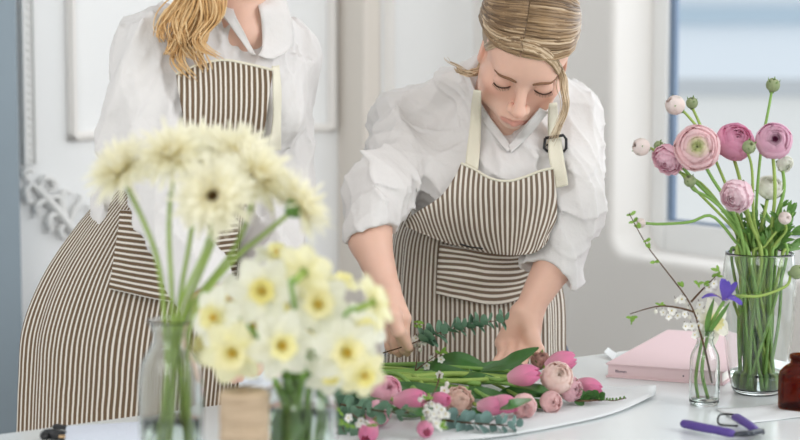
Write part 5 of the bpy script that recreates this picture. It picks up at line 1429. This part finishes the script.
bou = [  # kind, px, h, facing, scale, label
    ('t:hot', (509, 378), .050, (.93, -.30, .22), 1.0, 'bright pink tulip pointing right, largest in the middle of the bouquet', (496, 380)),
    ('t:hot', (546, 367), .055, (.92, -.05, .32), 1.0, 'bright pink tulip behind the cream rose at the bouquet tip', (530, 368)),
    ('t:hot', (577, 383), .028, (.80, -.45, -.15), .85, 'bright pink tulip at the far right tip of the bouquet', (560, 380)),
    ('t:hot', (478, 406), .022, (.96, -.22, .05), .85, 'small bright pink tulip above the blue-green eucalyptus', (460, 398)),
    ('t:hot', (494, 400), .030, (.75, -.5, -.15), .82, 'dark pink tulip tucked behind the pale pink rose', (478, 392)),
    ('t:hot', (395, 401), .034, (.95, -.25, .12), 1.0, 'long bright pink tulip lying left of the tan rose', (380, 394)),
    ('t:hot', (430, 400), .034, (.75, -.55, .10), .72, 'small pink tulip between the long tulip and the tan rose', (418, 392)),
    ('t:hot', (372, 424), .020, (-.2, -.85, -.35), .85, 'bright pink tulip hanging at the left front of the bouquet', (384, 404)),
    ('t:pink', (423, 425), .018, (.15, -.95, -.10), .72, 'round pink tulip nearest the bottom edge, facing the viewer', (420, 404)),
    ('r:blush', (557, 378), .048, (.15, -.80, .50), 1.05, 'cream and blush rose standing out on top of the bouquet tip', None),
    ('r:dusty', (571, 389), .030, (.55, -.75, .15), .95, 'dusty pink rose right of the cream and blush one', None),
    ('r:salmon', (551, 402), .018, (.20, -.85, .10), .80, 'small pink rose below the cream and blush one', None),
    ('r:salmon', (524, 406), .020, (.05, -.90, .05), .90, 'pale salmon rose below the largest tulip', None),
    ('r:tan', (459, 401), .026, (.30, -.80, .40), 1.02, 'tan and pink rose with ruffled petals in the middle front', None),
    ('r:rosep', (386, 391), .040, (.30, -.80, .45), .95, 'light pink ranunculus at the left end of the bouquet', None),
    ('r:rosep', (378, 413), .022, (.1, -.85, .2), .80, 'rose pink ranunculus under the light pink one', None),
    ('r:dry', (541, 360), .062, (.1, -.5, .8), .95, 'dried brownish pink flower head beside the hand', None)]
for i, (kd, b, h, fc, sc, lab, st) in enumerate(bou):
    c = T(b[0], b[1], TZ + h); fc = unit(fc); k, v = kd.split(':')
    if k == 't':
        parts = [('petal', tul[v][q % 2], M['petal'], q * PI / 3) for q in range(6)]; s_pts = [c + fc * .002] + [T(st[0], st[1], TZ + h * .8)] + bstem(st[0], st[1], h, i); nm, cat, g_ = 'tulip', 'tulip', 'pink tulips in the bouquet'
    else:
        R_ = ran if v in ran else ros; parts = [('petals', ros[v], M['petal'], i), ('sepals', sepb, M['sepal'], 0)]
        s_pts = [c - fc * .016 * sc, c - fc * .03 * sc + np.array([-.02, .01, -.004])] + bstem(b[0] - 24, b[1], h, i); nm, cat, g_ = ('rose', 'rose', 'roses in the bouquet') if v not in ('rosep', 'dry') else (('ranunculus', 'ranunculus', 'pink ranunculus in the bouquet') if v == 'rosep' else ('dried_flower', 'dried flower', None))
    f = flower(nm, lab, cat, g_, c, fc, parts, s_pts, .0030 if k == 't' else .0026, M['stem'] if i % 2 else M['stemd'], spin=i * .8)
    for ch_ in f.children:
        if not ch_.name.startswith('stem'): ch_.scale = (sc,) * 3
# loose green stems of the bundle and long tulip leaves
lr = random.Random(5)
gs = [((352, 366), (420, 364), (470, 364), (516, 368)), ((350, 371), (420, 369), (480, 372), (530, 372)), ((352, 377), (410, 374), (470, 378), (520, 384)), ((352, 383), (400, 379), (450, 381), (500, 379)), ((356, 388), (400, 385), (445, 388), (490, 392)), ((350, 369), (400, 372), (450, 368), (500, 374)),
      ((350, 380), (392, 383), (430, 379), (480, 384)), ((352, 373), (405, 377), (455, 374), (510, 378)), ((354, 386), (395, 390), (430, 386), (470, 390))]
for i, g in enumerate(gs):
    pts = spline([T(x, y, TZ + .012 + .014 * ((i * 5) % 4) / 3 + .010 * k / 3) for k, (x, y) in enumerate(g)], 24); ft = np.array(pts[0])
    o = thing('flower_stem', 'thick green flower stem lying lengthwise in the bouquet bundle', 'stem', tuple(ft), 'green stems of the bouquet bundle')
    MB().tube([p - ft for p in pts], .0036 + .0008 * (i % 3), 8).build('stalk', M['stem'] if i % 2 else M['stemd'], o)
lv = [(((500, 394, .010), (524, 392, .016), (548, 396, .012)), .024, 'green leaf filling the gap left of the small pink rose'), (((436, 404, .008), (462, 412, .010), (492, 414, .008)), .020, 'dark leaf low behind the blue-green eucalyptus'),
      (((392, 410, .010), (412, 412, .012), (440, 408, .010)), .022, 'dark leaf between the long tulip and the round one'), (((514, 400, .012), (536, 404, .014), (560, 408, .008)), .016, 'small leaf under the pair of salmon roses'),
      (((432, 364, .03), (458, 360, .04), (486, 366, .03)), .026, 'dark tulip leaf at the back of the bouquet in front of the apron'), (((482, 370, .035), (508, 364, .055), (539, 348, .085)), .030, 'dark pointed tulip leaf rising to the hand'),
      (((470, 372, .03), (500, 369, .035), (534, 369, .04)), .026, 'broad dark leaf under the raised tulip leaf'), (((440, 376, .02), (470, 379, .03), (506, 382, .03)), .024, 'bright green leaf running under the largest tulip'),
      (((404, 366, .025), (430, 369, .03), (468, 372, .03)), .022, 'long green leaf beside the left stems of the bundle'), (((380, 384, .02), (410, 388, .026), (446, 390, .024)), .020, 'green leaf lying above the long pink tulip'),
      (((446, 392, .014), (480, 394, .02), (512, 398, .014)), .022, 'shaded green leaf beneath the small front tulips'), (((532, 392, .012), (552, 392, .02), (570, 398, .010)), .022, 'dark leaf under the cream and blush rose')]
lv += [(((500, 410, .030), (514, 404, .042), (532, 399, .036)), .015, 'small green leaf curling over the pale salmon rose'), (((404, 408, .036), (420, 412, .040), (440, 416, .026)), .014, 'small green leaf over the sprig by the round tulip'),
       (((352, 394, .03), (372, 402, .036), (396, 408, .03)), .016, 'green leaf crossing the light pink ranunculus'), (((520, 386, .03), (536, 388, .036), (552, 394, .028)), .015, 'green leaf between the largest tulip and the cream rose')]
for pts, W, lab in lv:
    q = [T(x, y, TZ + h) for x, y, h in pts]; ft = q[0]; o = thing('tulip_leaf', lab, 'leaf', tuple(ft), 'tulip leaves of the bouquet'); mb = MB(); lance(mb, [p - ft for p in q], W, 7, .28, 18, up=(.1, -.75, .65)); mb.build('blade', M['leafd'], o)
# sprigs
tt = lambda L: [T(x, y, TZ + h) for x, y, h in L]
eucalyptus('grey-green eucalyptus sprig held up between the two hands of the florist', [P(383, 353, 2.86), P(408, 345, 2.85), P(436, 334, 2.86), P(470, 325, 2.88), P(508, 319, 2.90)], 23, .0105, M['euc'], 1, 'eucalyptus sprigs', .3, .36, .0012)
eucalyptus('blue-green eucalyptus sprig lying along the front of the bouquet', tt([(442, 420, .014), (470, 423, .014), (500, 425, .014), (520, 426, .010)]), 13, .0098, M['eucb'], 2, 'eucalyptus sprigs', .5, .0)
eucalyptus('dark eucalyptus sprig draped over the left tulips', tt([(338, 404, .03), (362, 408, .034), (388, 412, .034), (414, 413, .024)]), 11, .0090, M['euc'], 3, 'eucalyptus sprigs', .4)
eucalyptus('dark eucalyptus sprig spilling at the left behind the jar', tt([(352, 384, .03), (342, 398, .03), (340, 414, .02), (344, 432, .008)]), 12, .0105, M['euc'], 4, 'eucalyptus sprigs', .3)
eucalyptus('low eucalyptus sprig between the jar and the left tulips', tt([(372, 388, .02), (360, 400, .02), (354, 418, .012), (362, 434, .006)]), 11, .0095, M['euc'], 6, 'eucalyptus sprigs', .3)
blossom_branch('blossom_sprig', 'upright white blossom sprig beside the holding hand', [[(412, 384), (416, 366), (417, 350), (417, 322)], [(414, 372), (424, 364), (441, 352)]],
    [(416, 338), (419, 344), (424, 341), (415, 346), (420, 350), (432, 358), (441, 360), (427, 366), (410, 381), (413, 378), (418, 376), (422, 379), (426, 382), (416, 384), (421, 386), (411, 386)], [(417, 322), (418, 328), (442, 352), (440, 354)], 2.86, 'white blossom sprigs of the bouquet', .0056, tw=.0012)
blossom_branch('blossom_sprig', 'white blossom sprig hanging over the front between the tan rose and the round tulip', [[(440, 373), (437, 386), (430, 400), (426, 414), (436, 428)], [(430, 400), (422, 404), (428, 418)]],
    [(440, 374), (447, 384), (444, 390), (424, 398), (420, 400), (432, 404), (437, 408), (442, 410), (446, 413), (428, 412), (434, 414), (440, 416), (430, 420), (436, 424), (441, 426), (426, 406)], [(438, 380), (428, 400), (440, 427)], .048, 'white blossom sprigs of the bouquet', .0062, tw=.0012)
blossom_branch('blossom_sprig', 'small white blossom sprig at the lower left by the jar', [[(352, 414), (360, 420), (368, 424)]], [(348, 418), (361, 420), (366, 422), (359, 424)], [(340, 412), (344, 424), (372, 426), (350, 426)], .038, 'white blossom sprigs of the bouquet', .0052, tw=.0012)
# leafy cluster and twig at the bouquet tip
q = tt([(572, 400, .012), (584, 401, .013), (598, 400, .010)]); ft = q[0]
o = thing('leaf_sprig', 'dark green leafy sprig poking out of the bouquet tip', 'leaf sprig', tuple(ft)); mb = MB(); r_ = random.Random(3)
MB().tube([p - ft for p in spline(q, 12)], .0014, 6).build('stem', M['twig'], o)
for k in range(12):
    p = lerp(q[0], q[2], k / 11) - ft; d = np.array([r_.uniform(-.4, .8), r_.uniform(-.8, .3), r_.uniform(-.2, .7)]); leaf_disc(mb, p, d, (0, -.6, .8), .0072, 1.1)
mb.build('leaves', M['leafd'], o)
q = tt([(590, 401, .012), (604, 400, .010), (614, 400.5, .008), (626, 398, .010)]); ft = q[0]
o = thing('bud_twig', 'thin brown twig with tiny buds lying on the wrapping paper', 'twig', tuple(ft)); pts = spline(q, 20); mb = MB().tube([p - ft for p in pts], .0009, 6); mb.build('stem', M['twig'], o)
mb = MB()
for k in range(4, 20, 2): mb.sphere(pts[k] - ft + np.array([0, r_.uniform(-.002, .002), .0018]), .0018, 6, sc=(1, 1, 1.4))
mb.build('buds', M['leaf'], o)
# ------------------------------------------------------------------ camera, daylight, fill light
cd = bpy.data.cameras.new('camera'); co = bpy.data.objects.new('camera', cd); COL.objects.link(co)
co.location = CAM; co.rotation_euler = (PI / 2 - _th, 0, 0)
cd.sensor_width = 36; cd.lens = F_PX * 36 / 800; cd.clip_start = .05
cd.dof.use_dof = True; cd.dof.focus_distance = 2.93; cd.dof.aperture_fstop = 3.3
S.camera = co
w = bpy.data.worlds.new('overcast_sky'); S.world = w; w.use_nodes = True
wn = w.node_tree.nodes; wl = w.node_tree.links; bg = wn['Background']
bg.inputs['Color'].default_value = (0.93, 0.965, 1.0, 1); bg.inputs['Strength'].default_value = 0.95
def area(name, loc, tgt, sx, sy, power, col):
    l = bpy.data.lights.new(name, 'AREA'); l.shape = 'RECTANGLE'; l.size = sx; l.size_y = sy; l.energy = power; l.color = col
    o = bpy.data.objects.new(name, l); COL.objects.link(o); o.location = Vector(loc)
    o.rotation_euler = (Vector(tgt) - Vector(loc)).to_track_quat('-Z', 'Y').to_euler(); return o
wc = pl((aL + aR) / 2, B_C + DEP + .35, 1.75)
area('window_daylight', wc, pl((aL + aR) / 2, 0, .9), 1.4, 1.7, 11, (.95, .98, 1))
area('second_window_daylight', (2.6, 1.5, 2.0), (-.2, 3.1, 1.0), 1.6, 1.8, 38, (.98, .99, 1))
area('room_fill_light', (-1.2, -.7, 2.5), (0, 3.2, 1.0), 2.4, 2.0, 52, (1, .985, .96))  # added fill from the left behind the camera, not an actual window
S.view_settings.view_transform = 'Standard'; S.view_settings.look = 'None'; S.view_settings.gamma = 1; S.view_settings.exposure = 0.10
S.cycles.use_denoising = True
S.cycles.transparent_max_bounces = 24; S.cycles.max_bounces = 16; S.cycles.transmission_bounces = 16; S.cycles.caustics_refractive = True; S.cycles.caustics_reflective = False
